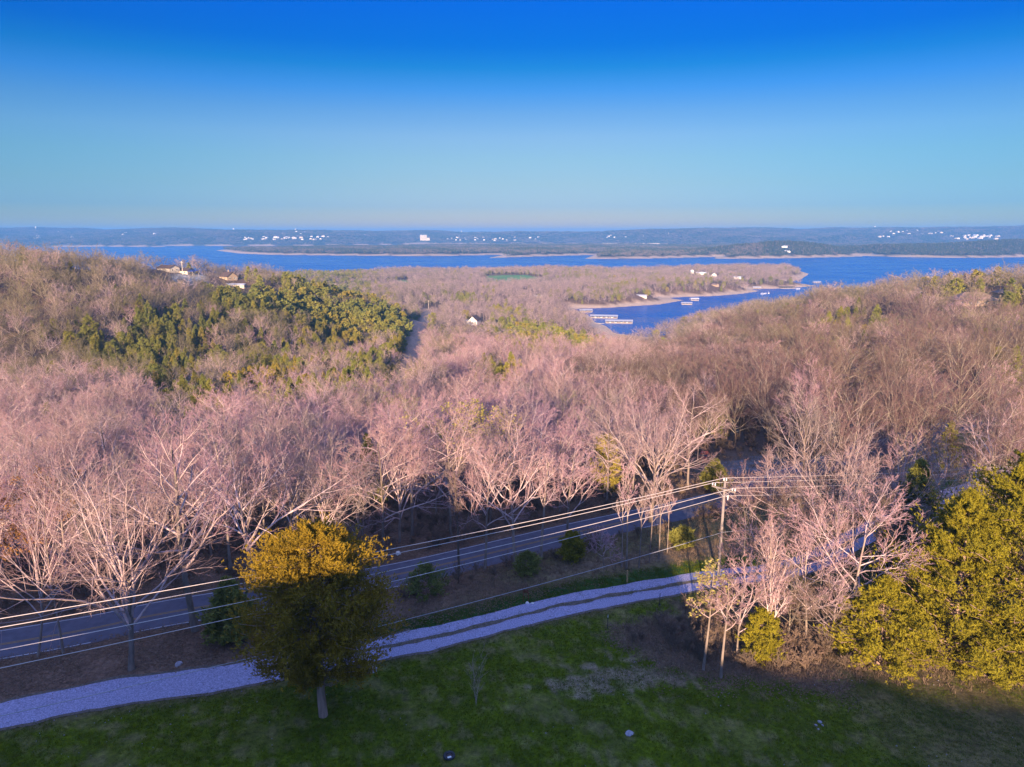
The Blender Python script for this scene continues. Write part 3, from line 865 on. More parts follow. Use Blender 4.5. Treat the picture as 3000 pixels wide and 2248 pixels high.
# tree models ------------------------------------------------------
PINE_PROF = [(0, .5), (.14, 1.0), (.4, .80), (.7, .46), (.88, .2), (1, .03)]
ROUND_PROF = [(0, .5), (.2, .85), (.5, 1.0), (.75, .85), (.9, .55), (1, .1)]
NEAR_MB = []
NEAR = []       # (trunk mesh, crown mesh, full height)
for i, (f, h) in enumerate([('round', 18), ('fork', 17), ('vase', 18), ('tall', 19), ('round', 16), ('fork', 18), ('vase', 16), ('tall', 18)]):
    A, C, _ = bare_tree(200 + i, h, f, 0, thick=.85)
    NEAR_MB.append((A, C))
    NEAR.append((A.mesh('trunk', ['bark_trunk_shaded', 'bark'], True), C.mesh('crown', ['twig'], True), h, merge([A, C]).mesh('bare_tree', ['bark_trunk_shaded', 'bark', 'twig'], True)))
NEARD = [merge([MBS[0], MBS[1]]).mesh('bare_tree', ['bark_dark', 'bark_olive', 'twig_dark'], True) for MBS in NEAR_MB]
MID, MIDO, MIDD, MIDP, FARB = [], [], [], [], []
for i, (f, h) in enumerate([('round', 17), ('fork', 16), ('tall', 18), ('vase', 16), ('round', 15), ('fork', 18)]):
    A, C, _ = bare_tree(300 + i, h, f, 1)
    g = merge([A, C])
    MID.append((A.mesh('trunk', ['bark_trunk_shaded', 'bark'], True), C.mesh('crown', ['twig'], True), h, g.mesh('bare_tree', ['bark_trunk_shaded', 'bark', 'twig'], True)))
    MIDO.append(g.mesh('bare_tree', ['bark_dark', 'bark_olive', 'twig_olive'], True))
    if i in (1, 3): MIDP.append(g.mesh('bare_tree', ['bark_trunk_shaded', 'bark', 'twig_pale'], True))
    MIDD.append(g.mesh('bare_tree', ['bark_dark', 'bark_olive', 'twig_dark'], True))
for i, (f, h) in enumerate([('round', 17), ('fork', 16), ('tall', 18), ('round', 15)]):
    A, C, _ = bare_tree(400 + i, h, f, 2)
    FARB.append(merge([A, C]).mesh('bare_tree', ['bark_trunk_shaded', 'bark', 'twig_grey'], True))
for i, (f, h) in enumerate([('round', 17), ('fork', 17)]):
    A, C, _ = bare_tree(420 + i, h, f, 2)
    FARB.append(merge([A, C]).mesh('bare_tree', ['bark_dark', 'bark_olive', 'twig_olive'], True))
PINES, FARP = [], []
for i, (h, w, pr) in enumerate([(13, 6.2, PINE_PROF), (13, 5.4, PINE_PROF), (13, 6.4, ROUND_PROF), (13, 5.8, PINE_PROF)]):
    A, C = needle_tree(500 + i, h, w, pr, 64, 5, 6, 6, .42, .09)
    PINES.append((A.mesh('trunk', ['bark_cedar'], True), C.mesh('crown', ['pine']), h, merge([A, C]).mesh('evergreen_tree', ['bark_cedar', 'pine'])))
for i, (h, w, pr) in enumerate([(13, 6.5, PINE_PROF), (12, 7, ROUND_PROF)]):
    A, C = needle_tree(520 + i, h, w, pr, 26, 3, 3, 4, 1.1, .4)
    FARP.append(merge([A, C]).mesh('evergreen_tree', ['bark_cedar', 'pine']))


def clump(seed, mats, cone=False):
    rng = np.random.default_rng(seed)
    mb = MB()
    nt = 26
    cx, cy_, hh = rng.uniform(-19, 19, nt), rng.uniform(-19, 19, nt), rng.uniform(9, 15, nt)
    for j in range(nt):
        n = 14
        u = nrm(rng.normal(0, 1, (n, 3))); u[:, 2] = np.abs(u[:, 2])
        wv = np.array([3.6, 3.6, 4.5]) if not cone else np.array([2.8, 2.8, 6.0])
        c_ = np.array([cx[j], cy_[j], hh[j] - 5]) + u * wv * rng.uniform(.5, 1.05, (n, 1))
        a = nrm(rng.normal(0, 1, (n, 3)) + u * .6); b = nrm(np.cross(a, rng.normal(0, 1, (n, 3))))
        s = rng.uniform(1.2, 2.4, (n, 1))
        mb.add(np.stack([c_ - a * s, c_ + a * s, c_ + b * s * 1.3], 1).reshape(-1, 3), None, np.arange(n * 3).reshape(-1, 3), int(rng.random() < .3) if len(mats) > 1 else 0)
    return mb.mesh('tree_clump', mats)


CLUMPS = [clump(1, ['far_twig', 'far_pine']), clump(2, ['far_twig']), clump(3, ['far_pine', 'far_twig'], True), clump(4, ['far_twig', 'far_pine'])]

# ------------------------------------------------------------------ where trees may stand
CLEAR = []      # (x, y, radius) kept open round buildings, plus corridors towards the camera


def keep_clear(x, y, r, corridor=0, width=None):
    CLEAR.append((x, y, r))
    L_ = math.hypot(x, y)
    for k in range(1, int(corridor / 6) + 1):
        CLEAR.append((x - x / L_ * 6 * k, y - y / L_ * 6 * k, (width or r) * .9))


def allowed(x, y):
    ok = zland(x, y) > 2.25
    rd, _, rs = polydist(x, y, ROADS)
    dd, _, ds = polydist(x, y, DRIVES)
    beyond = rs > 0
    ok &= ~((rd < 5.5)) & (beyond | (x > 36) | (x < -78))
    ok &= (dd > 4)
    for p in (TRACK_POLY, BANK_POLY, BLUFF_POLY, YARD_POLY, RYARD_POLY):
        ok &= sdpoly(x, y, p) < -2.5
    for p in [[pick(a, b) for a, b in [(1395, 822), (1430, 808), (1540, 806), (1610, 816), (1560, 830), (1450, 832)]], [pick(a, b) for a, b in [(1160, 830), (1185, 820), (1215, 826), (1190, 836)]]]:
        ok &= sdpoly(x, y, p) < -3
    for cx, cy_, r in CLEAR:
        ok &= (x - cx) ** 2 + (y - cy_) ** 2 > r * r
    return ok


EVER = [  # evergreen stands: photo point on the canopy, spread in photo pixels, strength
    (420, 985, 170, 60, .95), (620, 1010, 120, 50, .85), (600, 1130, 120, 45, .95), (540, 1190, 90, 30, .9), (760, 860, 170, 40, .75), (900, 930, 130, 45, .85), (1080, 930, 120, 45, .85), (1150, 1010, 70, 60, .8),
    (1000, 1110, 190, 45, .75), (1180, 960, 60, 40, .9), (980, 800, 110, 16, .6), (1060, 835, 70, 14, .5), (1470, 1080, 70, 25, .8), (1540, 985, 90, 30, .75), (1640, 975, 70, 25, .75), (1480, 905, 60, 18, .6), (1720, 1000, 60, 20, .8),
    (2420, 950, 50, 30, .6), (2560, 905, 60, 30, .55), (2850, 840, 80, 18, .7), (2700, 950, 60, 25, .5), (2980, 850, 60, 20, .6), (380, 880, 120, 30, .35), (150, 960, 120, 40, .30), (1650, 800, 300, 20, .25), (2000, 820, 250, 20, .3), (830, 840, 60, 20, .7),
    (1900, 855, 300, 12, .45), (1350, 860, 90, 14, .5)]


GREEN = [([(235, 930), (420, 890), (560, 860), (760, 815), (930, 815), (1090, 860), (1235, 925), (1235, 1010), (1190, 1120), (1050, 1160), (820, 1150), (640, 1190), (470, 1210), (430, 1120), (240, 1020)], .64),
         ([(1340, 915), (1500, 915), (1760, 985), (1720, 1010), (1560, 990)], .5), ([(1420, 1050), (1540, 1040), (1560, 1090), (1440, 1110)], .6), ([(820, 790), (1060, 790), (1060, 830), (860, 840)], .55),
         ([(2390, 890), (2570, 870), (2570, 1010), (2400, 1010)], .38), ([(2700, 810), (3040, 765), (3040, 850), (2750, 860)], .34), ([(100, 900), (240, 930), (240, 1030), (90, 1010)], .25)]
BROWN = [(760, 985, 120, 40, .75), (640, 1075, 70, 30, .6), (330, 880, 60, 30, .5), (1060, 1010, 60, 30, .5), (900, 1090, 70, 22, .5)]


def ever_prob(x, y):
    z = zland(x, y) + 12
    px, py = project(x, y, z)
    p = np.full(x.shape, .05)
    for a, b, sx, sy, w in EVER:
        p = np.maximum(p, w * np.exp(-(((px - a) / sx) ** 2 + ((py - b) / sy) ** 2) * .9))
    for poly, w in GREEN:
        p = np.maximum(p, w * sstep(-25, 15, sdpoly(px, py, poly)))
    for a, b, sx, sy, w in BROWN:
        p = p * (1 - w * np.exp(-(((px - a) / sx) ** 2 + ((py - b) / sy) ** 2) * .9))
    p = p + .16 * wnoise(x, y, 45, 41) * np.clip(p * 3, .2, 1)
    return np.where(y < 150, np.minimum(p, .085), p)


def scatter(d0, d1, cell, seed, margin=5.0, az=37.5):
    rng = np.random.default_rng(seed)
    xm = d1 * math.tan(R(az)) + 20
    gx, gy = np.meshgrid(np.arange(-xm, xm, cell), np.arange(d0 * .75, d1, cell))
    x = gx.ravel() + rng.uniform(-.48, .48, gx.size) * cell; y = gy.ravel() + rng.uniform(-.48, .48, gx.size) * cell
    D = np.hypot(x, y)
    k = (D > d0) & (D <= d1) & (np.abs(x) < y * math.tan(R(az)) + margin)
    return x[k], y[k]

# ------------------------------------------------------------------ buildings
def gable_walls(w, d, h, hr):
    """ridge along y (depth), gables at -y and +y"""
    x, y = w / 2, d / 2
    V = [(-x, -y, -1.2), (x, -y, -1.2), (x, -y, h), (0, -y, h + hr), (-x, -y, h), (-x, y, -1.2), (x, y, -1.2), (x, y, h), (0, y, h + hr), (-x, y, h)]
    return MB().add(V, [(0, 1, 2, 4), (6, 5, 9, 7), (1, 6, 7, 2), (5, 0, 4, 9)], [(4, 2, 3), (7, 9, 8)])


def roof_slabs(w, d, h, hr, over=.5, th=.22):
    mb = MB()
    x, y = w / 2, d / 2 + over
    k = hr / x
    for s in (-1, 1):
        xo = x + over
        a = np.array([(0, -y, h + hr + .03), (s * xo, -y, h - over * k + .03), (s * xo, y, h - over * k + .03), (0, y, h + hr + .03)])
        b = a + np.array([0, 0, th])
        V = np.concatenate([a, b])
        Q = [(0, 1, 2, 3), (7, 6, 5, 4), (0, 4, 5, 1), (1, 5, 6, 2), (2, 6, 7, 3), (3, 7, 4, 0)]
        if s < 0: Q = [q[::-1] for q in Q]
        mb.add(V, Q)
    return mb


WIN_ME = {}


def window(parent, x, y, z, w, h, rz=0.0, door=False):
    key = (round(w, 2), round(h, 2), door)
    if key not in WIN_ME:
        f = MB()
        t = .12
        f.box((0, 0, h / 2 - t / 2), (w, .10, t)).box((0, 0, -h / 2 + t / 2), (w, .10, t)).box((-w / 2 + t / 2, 0, 0), (t, .10, h - 2 * t)).box((w / 2 - t / 2, 0, 0), (t, .10, h - 2 * t))
        WIN_ME[key] = (f.mesh('frame', ['white_wall']), MB().box((0, .03, 0), (w - 2 * t, .04, h - 2 * t)).mesh('pane', ['roof_brown' if door else 'glass']))
    a, b = WIN_ME[key]
    o = link('door' if door else 'window', b, parent, (x, y, z), rz)
    link('frame', a, o)
    return o


def house(name, label, x, y, w, d, h, hr, rz, wall, roof, cat='house', wins=2, chimney=False, z=None, side=True):
    g = min(zl(x + a, y + b) for a in (-w / 2, w / 2) for b in (-d / 2, d / 2)) if z is None else z
    t = thing(name, label, cat, (x, y, g + .3), rz)
    link('wall', gable_walls(w, d, h, hr).mesh('wall', [wall]), t)
    rf = link('roof', roof_slabs(w, d, h, hr).mesh('roof', [roof]), t)
    if chimney:
        link('chimney', MB().box((w * .2, d * .2, h + hr * .8), (.8, .8, hr + 1.6)).mesh('chimney', ['tan_wall']), rf)
    for i in range(wins):
        window(t, (i - (wins - 1) / 2) * w / (wins + .2), -d / 2 - .06, h * .55, 1.3, 1.5)
    window(t, w * .42 - .5, -d / 2 - .06, 1.0, 1.0, 2.1, door=True)
    if side:
        for s in (-1, 1):
            for i in range(2):
                window(t, s * (w / 2 + .06), (i - .5) * d * .45, h * .55, 1.2, 1.4, math.pi / 2)
    return t


def hip_house(name, label, x, y, w, d, h, hr, rz, wall, roof, cat='house'):
    g = zl(x, y)
    t = thing(name, label, cat, (x, y, g), rz)
    link('wall', MB().box((0, 0, h / 2 - .6), (w, d, h + 1.2)).mesh('wall', [wall]), t)
    a, b, r = w / 2 + .7, d / 2 + .7, w / 2 - d / 2
    V = [(-a, -b, h + .02), (a, -b, h + .02), (a, b, h + .02), (-a, b, h + .02), (-r, 0, h + hr), (r, 0, h + hr)]
    link('roof', MB().add(V, [(0, 1, 5, 4), (2, 3, 4, 5), (3, 2, 1, 0)], [(1, 2, 5), (3, 0, 4)]).mesh('roof', [roof]), t)
    for i in range(5):
        window(t, (i - 2) * w / 5.5, -d / 2 - .06, h * .5, 1.5, 1.4)
    return t


def on(px, dist):
    z = CAMZ - 35
    for _ in range(5):
        x = (px - CX) / FPX * (dist * math.cos(PITCH) + (CAMZ - z) * math.sin(PITCH))
        z = zl(x, dist)
    return x, float(dist)


# ridge-top houses, left
x, y = on(488, 549)
house('house', 'ridge-top house with a dark brown roof and pale gable, leftmost of the hill houses', x, y + 3, 9, 15, 2.8, 2.2, R(62), 'cream_wall', 'roof_dark', wins=2)
keep_clear(x, y, 15, 48, 11)
x, y = on(530, 553)
t = house('house', 'ridge-top house with a bright blue porch roof beside the tall pole', x + 2, y + 3, 8, 11, 2.6, 1.8, R(78), 'cream_wall', 'roof_dark', wins=2)
link('porch_roof', MB().box((-1, -8.0, 2.5), (8, 4.6, .25)).mesh('porch_roof', ['blue_roof']), t, rz=0)
for i in (-4.5, 2.5):
    link('porch_post', MB().box((i, -10.0, .6), (.25, .25, 3.5)).mesh('porch_post', ['deck']), t)
keep_clear(x, y, 13, 48, 11)
x, y = on(664, 572)
house('house', 'stone-walled ridge house with a steep dark roof and two gables', x, y + 4, 10, 10, 3.2, 3.4, R(58), 'tan_wall', 'roof_dark', wins=2, chimney=True)
keep_clear(x, y, 13, 36, 11)
x, y = on(692, 556)
house('long_house', 'long low white building with a pale roof below the steep dark-roofed house', x, y, 4.5, 15, 2.2, .8, R(86), 'cream_wall', 'roof_grey', wins=1)
keep_clear(x, y, 9, 20, 7)
x, y = on(560, 548)
keep_clear(x, y, 13, 30, 11)
# tan and white houses on the spur
x, y = pick(1012, 860)
house('house', 'long low white house among the pines on the near spur', x, y, 6, 16, 2.8, 1.2, R(84), 'white_wall', 'roof_white', wins=1)
keep_clear(x, y, 10, 42, 8)
x, y = pick(952, 862)
house('house', 'small tan house peeping out beside the pines left of the long white house', x, y, 7, 9, 3, 1.8, R(20), 'tan_wall', 'roof_grey')
keep_clear(x, y, 8, 36, 6)
# the white gabled house and its neighbour
x, y = pick(1390, 950)
t = house('house', 'white house with a steep gable facing the camera beyond the bare trees', x, y, 9.5, 14, 4.6, 4.4, R(-14), 'white_wall', 'roof_dark', wins=3)
link('wing', MB().box((-8.4, 1.5, 1.6), (7, 7, 4.4)).mesh('wing', ['white_wall']), t)
wf = link('wing_roof', MB().box((-8.4, 1.5, 3.95), (7.8, 7.8, .3)).mesh('wing_roof', ['roof_grey']), t)
keep_clear(x, y, 13, 66, 11)
x, y = pick(1392, 915)
t = house('long_house', 'long white building with a low pale roof behind the gabled white house', x + 1, y, 6, 13, 3.0, .8, R(82), 'white_wall', 'roof_white', wins=1)
keep_clear(x, y, 10, 40, 8)
x, y = pick(1574, 873)
house('house', 'low house with a grey-blue roof in the woods above the cove', x, y, 7, 17, 2.8, 1.6, R(86), 'tan_wall', 'roof_grey', wins=1)
keep_clear(x, y, 12, 60, 9)
for (a, b, w, d, h, hr, rz, wm, rm, lb) in [
        (2027, 803, 7, 7, 7, 3, 10, 'white_wall', 'roof_white', 'tall narrow white house, leftmost of the houses on the wooded point'),
        (2058, 806, 9, 30, 5, 2, 84, 'white_wall', 'roof_white', 'long white house in the middle of the wooded point'),
        (2090, 812, 13, 16, 5, 5, -8, 'white_wall', 'roof_brown', 'white house with a brown roof and gable to the camera on the wooded point'),
        (2146, 803, 12, 18, 5, 3, 60, 'tan_wall', 'roof_brown', 'tan house right of the white houses on the wooded point'),
        (2160, 818, 8, 16, 4, 2, 70, 'white_wall', 'roof_grey', 'small pale house nearest the cove beach on the wooded point'),
        (1880, 868, 9, 16, 4, 2, 75, 'cream_wall', 'roof_grey', 'pale house half hidden by trees above the middle beach'),
        (2095, 838, 8, 11, 4, 2, 40, 'tan_wall', 'roof_brown', 'small brown-roofed cottage in the trees above the middle beach')]:
    x, y = pick(a, b)
    house('house', lb, x, y, w, d, h, hr, R(rz), wm, rm, wins=2, side=False)
    keep_clear(x, y, 15, 84, 11)
x, y = pick(2868, 897)
hip_house('house', 'broad low house with a brown hipped shingle roof on the right-hand hill', x, y + 6, 23, 13, 2.3, 4.2, R(-8), 'tan_wall', 'roof_brown')
hip_house('outbuilding', 'smaller brown-roofed building at the right edge beside the hipped house', x + 21, y + 6, 15, 9, 2.6, 2.4, R(-14), 'tan_wall', 'roof_brown', 'building')
keep_clear(x, y + 6, 12); keep_clear(x + 21, y + 6, 8)

# ------------------------------------------------------------------ marina
POST_ME = MB().box((0, 0, 1.2), (.22, .22, 2.9)).mesh('post', ['white_wall'])


def dock(label, px, py, w, d, rz, roof='roof_grey', h=2.7, name='covered_dock'):
    x, y = at(px, py, 0)
    t = thing(name, label, 'dock', (x, y, 0), R(rz))
    fl = MB().box((0, d / 2 - .8, .25), (w, 1.6, .7)).box((0, -d / 2 + .5, .25), (w, 1.0, .7))
    n = max(2, int(w / 5))
    for i in range(n + 1):
        fl.box(((i / n - .5) * (w - .9), 0, .22), (.9, d - 2.64, .64))
    link('deck', fl.mesh('deck', ['deck']), t)
    rf = MB()
    for s in (-1, 1):
        V = [(-w / 2 - .6, 0, h + 1.1), (w / 2 + .6, 0, h + 1.1), (w / 2 + .6, s * (d / 2 + .6), h), (-w / 2 - .6, s * (d / 2 + .6), h)]
        V = np.array(V + [(a, b, c + .2) for a, b, c in V])
        Q = [(0, 1, 2, 3), (7, 6, 5, 4), (0, 4, 5, 1), (1, 5, 6, 2), (2, 6, 7, 3), (3, 7, 4, 0)]
        rf.add(V, Q if s > 0 else [q[::-1] for q in Q])
    link('roof', rf.mesh('roof', [roof]), t)
    for i in range(n + 1):
        for s in (-1, 1):
            link('post', POST_ME, t, ((i / n - .5) * (w - .6), s * (d / 2 - .4), 0))
    return t, x, y


HULL = MB()
hx = np.array([-3.2, -2, 0, 2, 3.0, 3.6])
hw_ = np.array([1.05, 1.15, 1.2, 1.0, .5, .05])
V = np.concatenate([np.stack([hx, s * hw_ * k, np.full(6, zz) + (hx > 2) * .15], 1) for s in (-1, 1) for k, zz in ((.7, -.25), (1.0, .75))])
i_ = np.arange(6)
def _st(a, b):
    return [(a * 6 + i, a * 6 + i + 1, b * 6 + i + 1, b * 6 + i) for i in range(5)]
HULL.add(V, _st(0, 1) + [q[::-1] for q in _st(2, 3)] + _st(1, 3) + [(0, 6, 18, 12)])
HULL_ME = HULL.mesh('hull', ['boat_white'])
SHIELD_ME = MB().box((.4, 0, 1.05), (.25, 1.5, .55), taper=.8).mesh('windscreen', ['glass'])
TOP_ME = MB().box((-.7, 0, 2.25), (2.6, 1.9, .1)).box((-1.8, .85, 1.5), (.06, .06, 1.4)).box((.4, .85, 1.5), (.06, .06, 1.4)).box((-1.8, -.85, 1.5), (.06, .06, 1.4)).box((.4, -.85, 1.5), (.06, .06, 1.4)).mesh('canopy', ['boat_white'])


def boat(label, x, y, rz, canopy=False, s=1.0, group=None):
    t = thing('motor_boat', label, 'boat', (x, y, .1), R(rz), group, s)
    link('hull', HULL_ME, t); link('windscreen', SHIELD_ME, t)
    if canopy: link('canopy', TOP_ME, t)


_, x, y = dock('nearest grey-roofed covered boat dock in the marina cove', 1813, 946, 33, 11, -6)
for k in range(4):
    boat(['leftmost', 'second', 'third', 'rightmost'][k] + ' white boat moored under the nearest covered dock', x - 11 + 7 * k, y - 1, 84, group='boats under the nearest covered dock')
_, x, y = dock('long grey-roofed covered boat dock, middle one of the marina cove', 1770, 931, 35, 12, -10)
for k in range(4):
    boat(['leftmost', 'second', 'third', 'rightmost'][k] + ' white boat moored under the middle covered dock', x - 11 + 7 * k, y + 1 - .9 * k, 80, group='boats under the middle covered dock')
dock('small covered dock against the bank behind the two long docks', 1716, 914, 17, 11, 5)
x, y = at(1740, 948, 0)
gw = thing('gangway', 'narrow floating gangway between the bank and the nearest dock', 'gangway', (x, y, 0), R(-4))
link('deck', MB().box((0, 0, .3), (26, 1.8, .35)).mesh('deck', ['deck']), gw)
link('float', MB().box((-7, 0, .02), (3, 1.4, .2)).box((7, 0, .02), (3, 1.4, .2)).mesh('float', ['boat_white']), gw)
dock('small open-sided dock with a grey roof beside the sandy spit', 2011, 892, 16, 9, -4, h=2.4)
dock('small white-roofed dock floating just off the sandy spit', 2034, 880, 13, 9, 3, 'roof_white')
dock('long dark boat dock along the beach of the wooded point', 2305, 845, 30, 12, 2, 'roof_dark', 2.4)
dock('white-roofed dock against the bank of the small inlet', 2216, 846, 15, 10, 0, 'roof_white')
dock('lone pale dock off the tip of the wooded point', 2392, 829, 16, 9, 0, 'roof_grey')
for k, lb in enumerate(['left white canopied boat of the three anchored off the beach', 'middle white canopied boat of the three anchored off the beach', 'right white canopied boat of the three anchored off the beach']):
    x, y = at(2234 + 9 * k, 862 - k, 0)
    boat(lb, x, y, 20 + 25 * k, True, 1.15)
x, y = at(2336, 847, 0)
boat('white boat tied at the right end of the long dark dock', x, y - 3, 10, False, 1.3)

# ------------------------------------------------------------------ far shore
FH = [gable_walls(14, 18, 5, 4), gable_walls(18, 34, 7, 4), gable_walls(22, 16, 8, 3)]
FR = [roof_slabs(14, 18, 5, 4, .6, .5), roof_slabs(18, 34, 7, 4, .6, .5), roof_slabs(22, 16, 8, 3, .6, .5)]
FHM = [[merge([a, b]).mesh('house', [wm, rm]) for wm, rm in (('white_wall', 'roof_white'), ('cream_wall', 'roof_grey'), ('white_wall', 'roof_brown'))] for a, b in zip(FH, FR)]
FARCLEAR_PTS = []
frng = np.random.default_rng(77)
CL = [  # px range, py range, count, phrase, size
    (60, 260, 692, 702, 12, 'far left hillside', 1.0), (165, 330, 672, 686, 7, 'far left crest', 1.0), (360, 460, 672, 690, 9, 'hill above the bay', 1.1),
    (705, 960, 694, 704, 34, 'far left estate', 1.15), (800, 900, 678, 690, 6, 'rise above the estate', 1.1), (1020, 1180, 676, 690, 7, 'hill left of the hotel', 1.0),
    (1300, 1420, 692, 706, 14, 'town right of the hotel', 1.0), (1430, 1600, 694, 708, 12, 'flats behind the island', 1.0), (1760, 1900, 690, 698, 5, 'slope behind the dam', 1.0),
    (2560, 2760, 674, 690, 20, 'far right ridge', 1.1), (2780, 2925, 690, 702, 30, 'far right town', 1.25), (2560, 2620, 692, 696, 6, 'roadside left of the town', 1.1)]
for (a0, a1, b0, b1, n, ph, s_) in CL:
    for k in range(n):
        a, b = frng.uniform(a0, a1), frng.uniform(b0, b1)
        x, y = pick(a, b, lo=4500, hi=11000)
        if y > 10500: continue
        fi, fj = int(frng.integers(0, 3)), int(frng.integers(0, 3))
        o = link('distant_house', FHM[fi][fj], None, (x, y, zl(x, y) + .5), frng.uniform(-.8, .8))
        sz = s_ * frng.uniform(.55, 1.1)
        o.scale = (sz * 1.2, sz, sz)
        th_ = ['left end', 'left middle', 'right middle', 'right end'][min(3, int((a - a0) / (a1 - a0) * 4))]
        up_ = 'upper' if b < (b0 + b1) / 2 else 'lower'
        kn_ = ['small', 'long', 'broad'][fi] + ' ' + ['white', 'cream grey-roofed', 'white brown-roofed'][fj]
        tag(o, f'{kn_} house, {up_} row at the {th_}, ' + ph, 'house', 'houses on the ' + ph)
        FARCLEAR_PTS.append((x, y, 26, 90))
for a, b, lb in [(2298, 726, 'white villa on the dark wooded hill across the lake'), (2306, 740, 'long pale villa lower on the dark wooded hill across the lake'), (2774, 720, 'pale villa on the wooded shore at far right'), (2822, 720, 'long white villa right of the pale one on the far right shore'), (1762, 727, 'red-roofed boathouse among trees on the long island')]:
    x, y = pick(a, b, lo=2500)
    o = link('distant_house', FHM[1][0 if 'red' not in lb else 2], None, (x, y, zl(x, y) + .5), frng.uniform(1.2, 1.7))
    o.scale = (.75,) * 3
    tag(o, lb, 'house')
    FARCLEAR_PTS.append((x, y, 18, 60))


def far_at(px, py, d):
    x, y, z = atd(px, py, d)
    return x, y


x, y = pick(1241, 703, lo=4500)
t = thing('hotel', 'big cream hotel block standing alone on the far shore hill', 'hotel', (x, y, zl(x, y)), R(4))
k_ = y / 2027 * .8
mb = MB().box((0, 0, 8 * k_ - 4), (24 * k_, 30, 16 * k_ + 8))
link('wall', mb.mesh('wall', ['cream_wall']), t)
link('wing', MB().box((17.5 * k_, 0, 3.5 * k_ - 4), (10.5 * k_, 26, 7 * k_ + 8)).mesh('wing', ['cream_wall']), t)
link('roof', MB().box((0, 0, 16.4 * k_), (25 * k_, 33, .8 * k_)).box((-9 * k_, 0, 17.6 * k_), (4 * k_, 20, 1.6 * k_), taper=.3).box((9 * k_, 0, 17.6 * k_), (4 * k_, 20, 1.6 * k_), taper=.3).mesh('roof', ['roof_grey']), t)
for r_ in range(5):
    mbw = MB()
    for c_ in range(9):
        mbw.box(((c_ - 4) * 2.5 * k_, -15.2, (2.2 + r_ * 2.9) * k_), (1.0 * k_, .4, 1.3 * k_))
    link('window_row', mbw.mesh('window_row', ['glass']), t)
FARCLEAR_PTS.append((x, y, 70, 260))


def tower(px, py, lb, d=7600, s=1.0):
    x, y = far_at(px, py, d)
    z = zl(x, y)
    ztop = atd(px, py, d)[2]
    h = max(ztop - z, 30)
    t = thing('water_tower', lb, 'water tower', (x, y, z))
    zs = np.array([0, h * .55, h * .6, h * .7, h * .92, h]); rs = np.array([3.4, 2.6, 3.5, 7, 7, 1.5]) * s
    link('shaft', MB().tubes(np.stack([0 * zs[:2], 0 * zs[:2], zs[:2]], 1)[None], rs[None, :2], 12).mesh('shaft', ['white_wall']), t)
    link('tank', MB().tubes(np.stack([0 * zs[1:], 0 * zs[1:], zs[1:]], 1)[None], rs[None, 1:], 16, cap=True).mesh('tank', ['white_wall'], True), t)


tower(104, 664, 'white water tower on the far left skyline')
tower(684, 669, 'white water tower above the pale estate, left one of two', 7600, .9)
tower(866, 670, 'white water tower above the pale estate, right one of two', 7600, .9)
tower(2563, 665, 'white water tower above the houses on the far right ridge', 7700)
tower(1352, 679, 'small white water tower on the low skyline right of the hotel', 7800, .7)
for a, b0, b1, lb in [(1957, 683, 712, 'tall thin radio mast behind the right end of the dam'), (1884, 690, 712, 'shorter thin radio mast behind the middle of the dam')]:
    x, y = far_at(a, b1, 6800)
    z = zl(x, y); zt = atd(a, b0, 6800)[2]
    t = thing('radio_mast', lb, 'mast', (x, y, z))
    link('lattice', MB().tubes(np.array([[[0, 0, 0], [0, 0, zt - z]]]), np.array([[1.5, .9]]), 4).mesh('lattice', ['metal']), t)
    link('antenna', MB().box((0, 0, (zt - z) * .93), (2.4, 2.4, 9)).mesh('antenna', ['white_wall']), t)
x0, y0 = far_at(1755, 718, 6300); x1, y1 = far_at(1932, 718, 6350)
dm = thing('dam', 'long pale concrete dam on the far side of the lake', 'dam', ((x0 + x1) / 2, (y0 + y1) / 2, 0), math.atan2(y1 - y0, x1 - x0))
L_ = math.hypot(x1 - x0, y1 - y0)
link('wall', MB().box((0, 0, 6), (L_, 10, 22)).mesh('wall', ['cream_wall']), dm)
pier = MB().box((0, -7, 8), (5, 4, 22)).mesh('pier', ['white_wall'])
for k in range(14):
    link('pier', pier, dm, ((k - 6.5) * L_ / 15, 0, 0))
FARCLEAR_PTS.append(((x0 + x1) / 2, (y0 + y1) / 2, 20, 100))

# small poles far off
for a, b, hpx, lb in [(536, None, 40, 'pale utility pole on the ridge beside the blue-roofed house'), (1256, 906, 26, 'thin pale utility pole at the top of the dirt track'), (1326, 896, 10, 'short pale pole among the trees left of the long white building')]:
    x, y = pick(a, b) if b else on(a, 545)
    z = zl(x, y); h = 11.0 if not b else atd(a, b - hpx, y)[2] - z
    t = thing('utility_pole', lb, 'utility pole', (x, y, z))
    link('shaft', MB().tubes(np.array([[[0, 0, -.3], [0, 0, h]]]), np.array([[.24, .18]]), 8, cap=True).mesh('shaft', ['cream_wall']), t)
    link('crossarm', MB().box((0, -.25, h * .92), (2.2, .16, .2)).mesh('crossarm', ['cream_wall']), t)
    keep_clear(x, y, 4, 30, 4)

keep_clear(*at(1800, 960, 8), 30, 60, 22)
keep_clear(*pick(2062, 1352), 4)

# ------------------------------------------------------------------ near trees, one by one
HEROES = []


def ground_at(px, py):
    return pick(px, py)


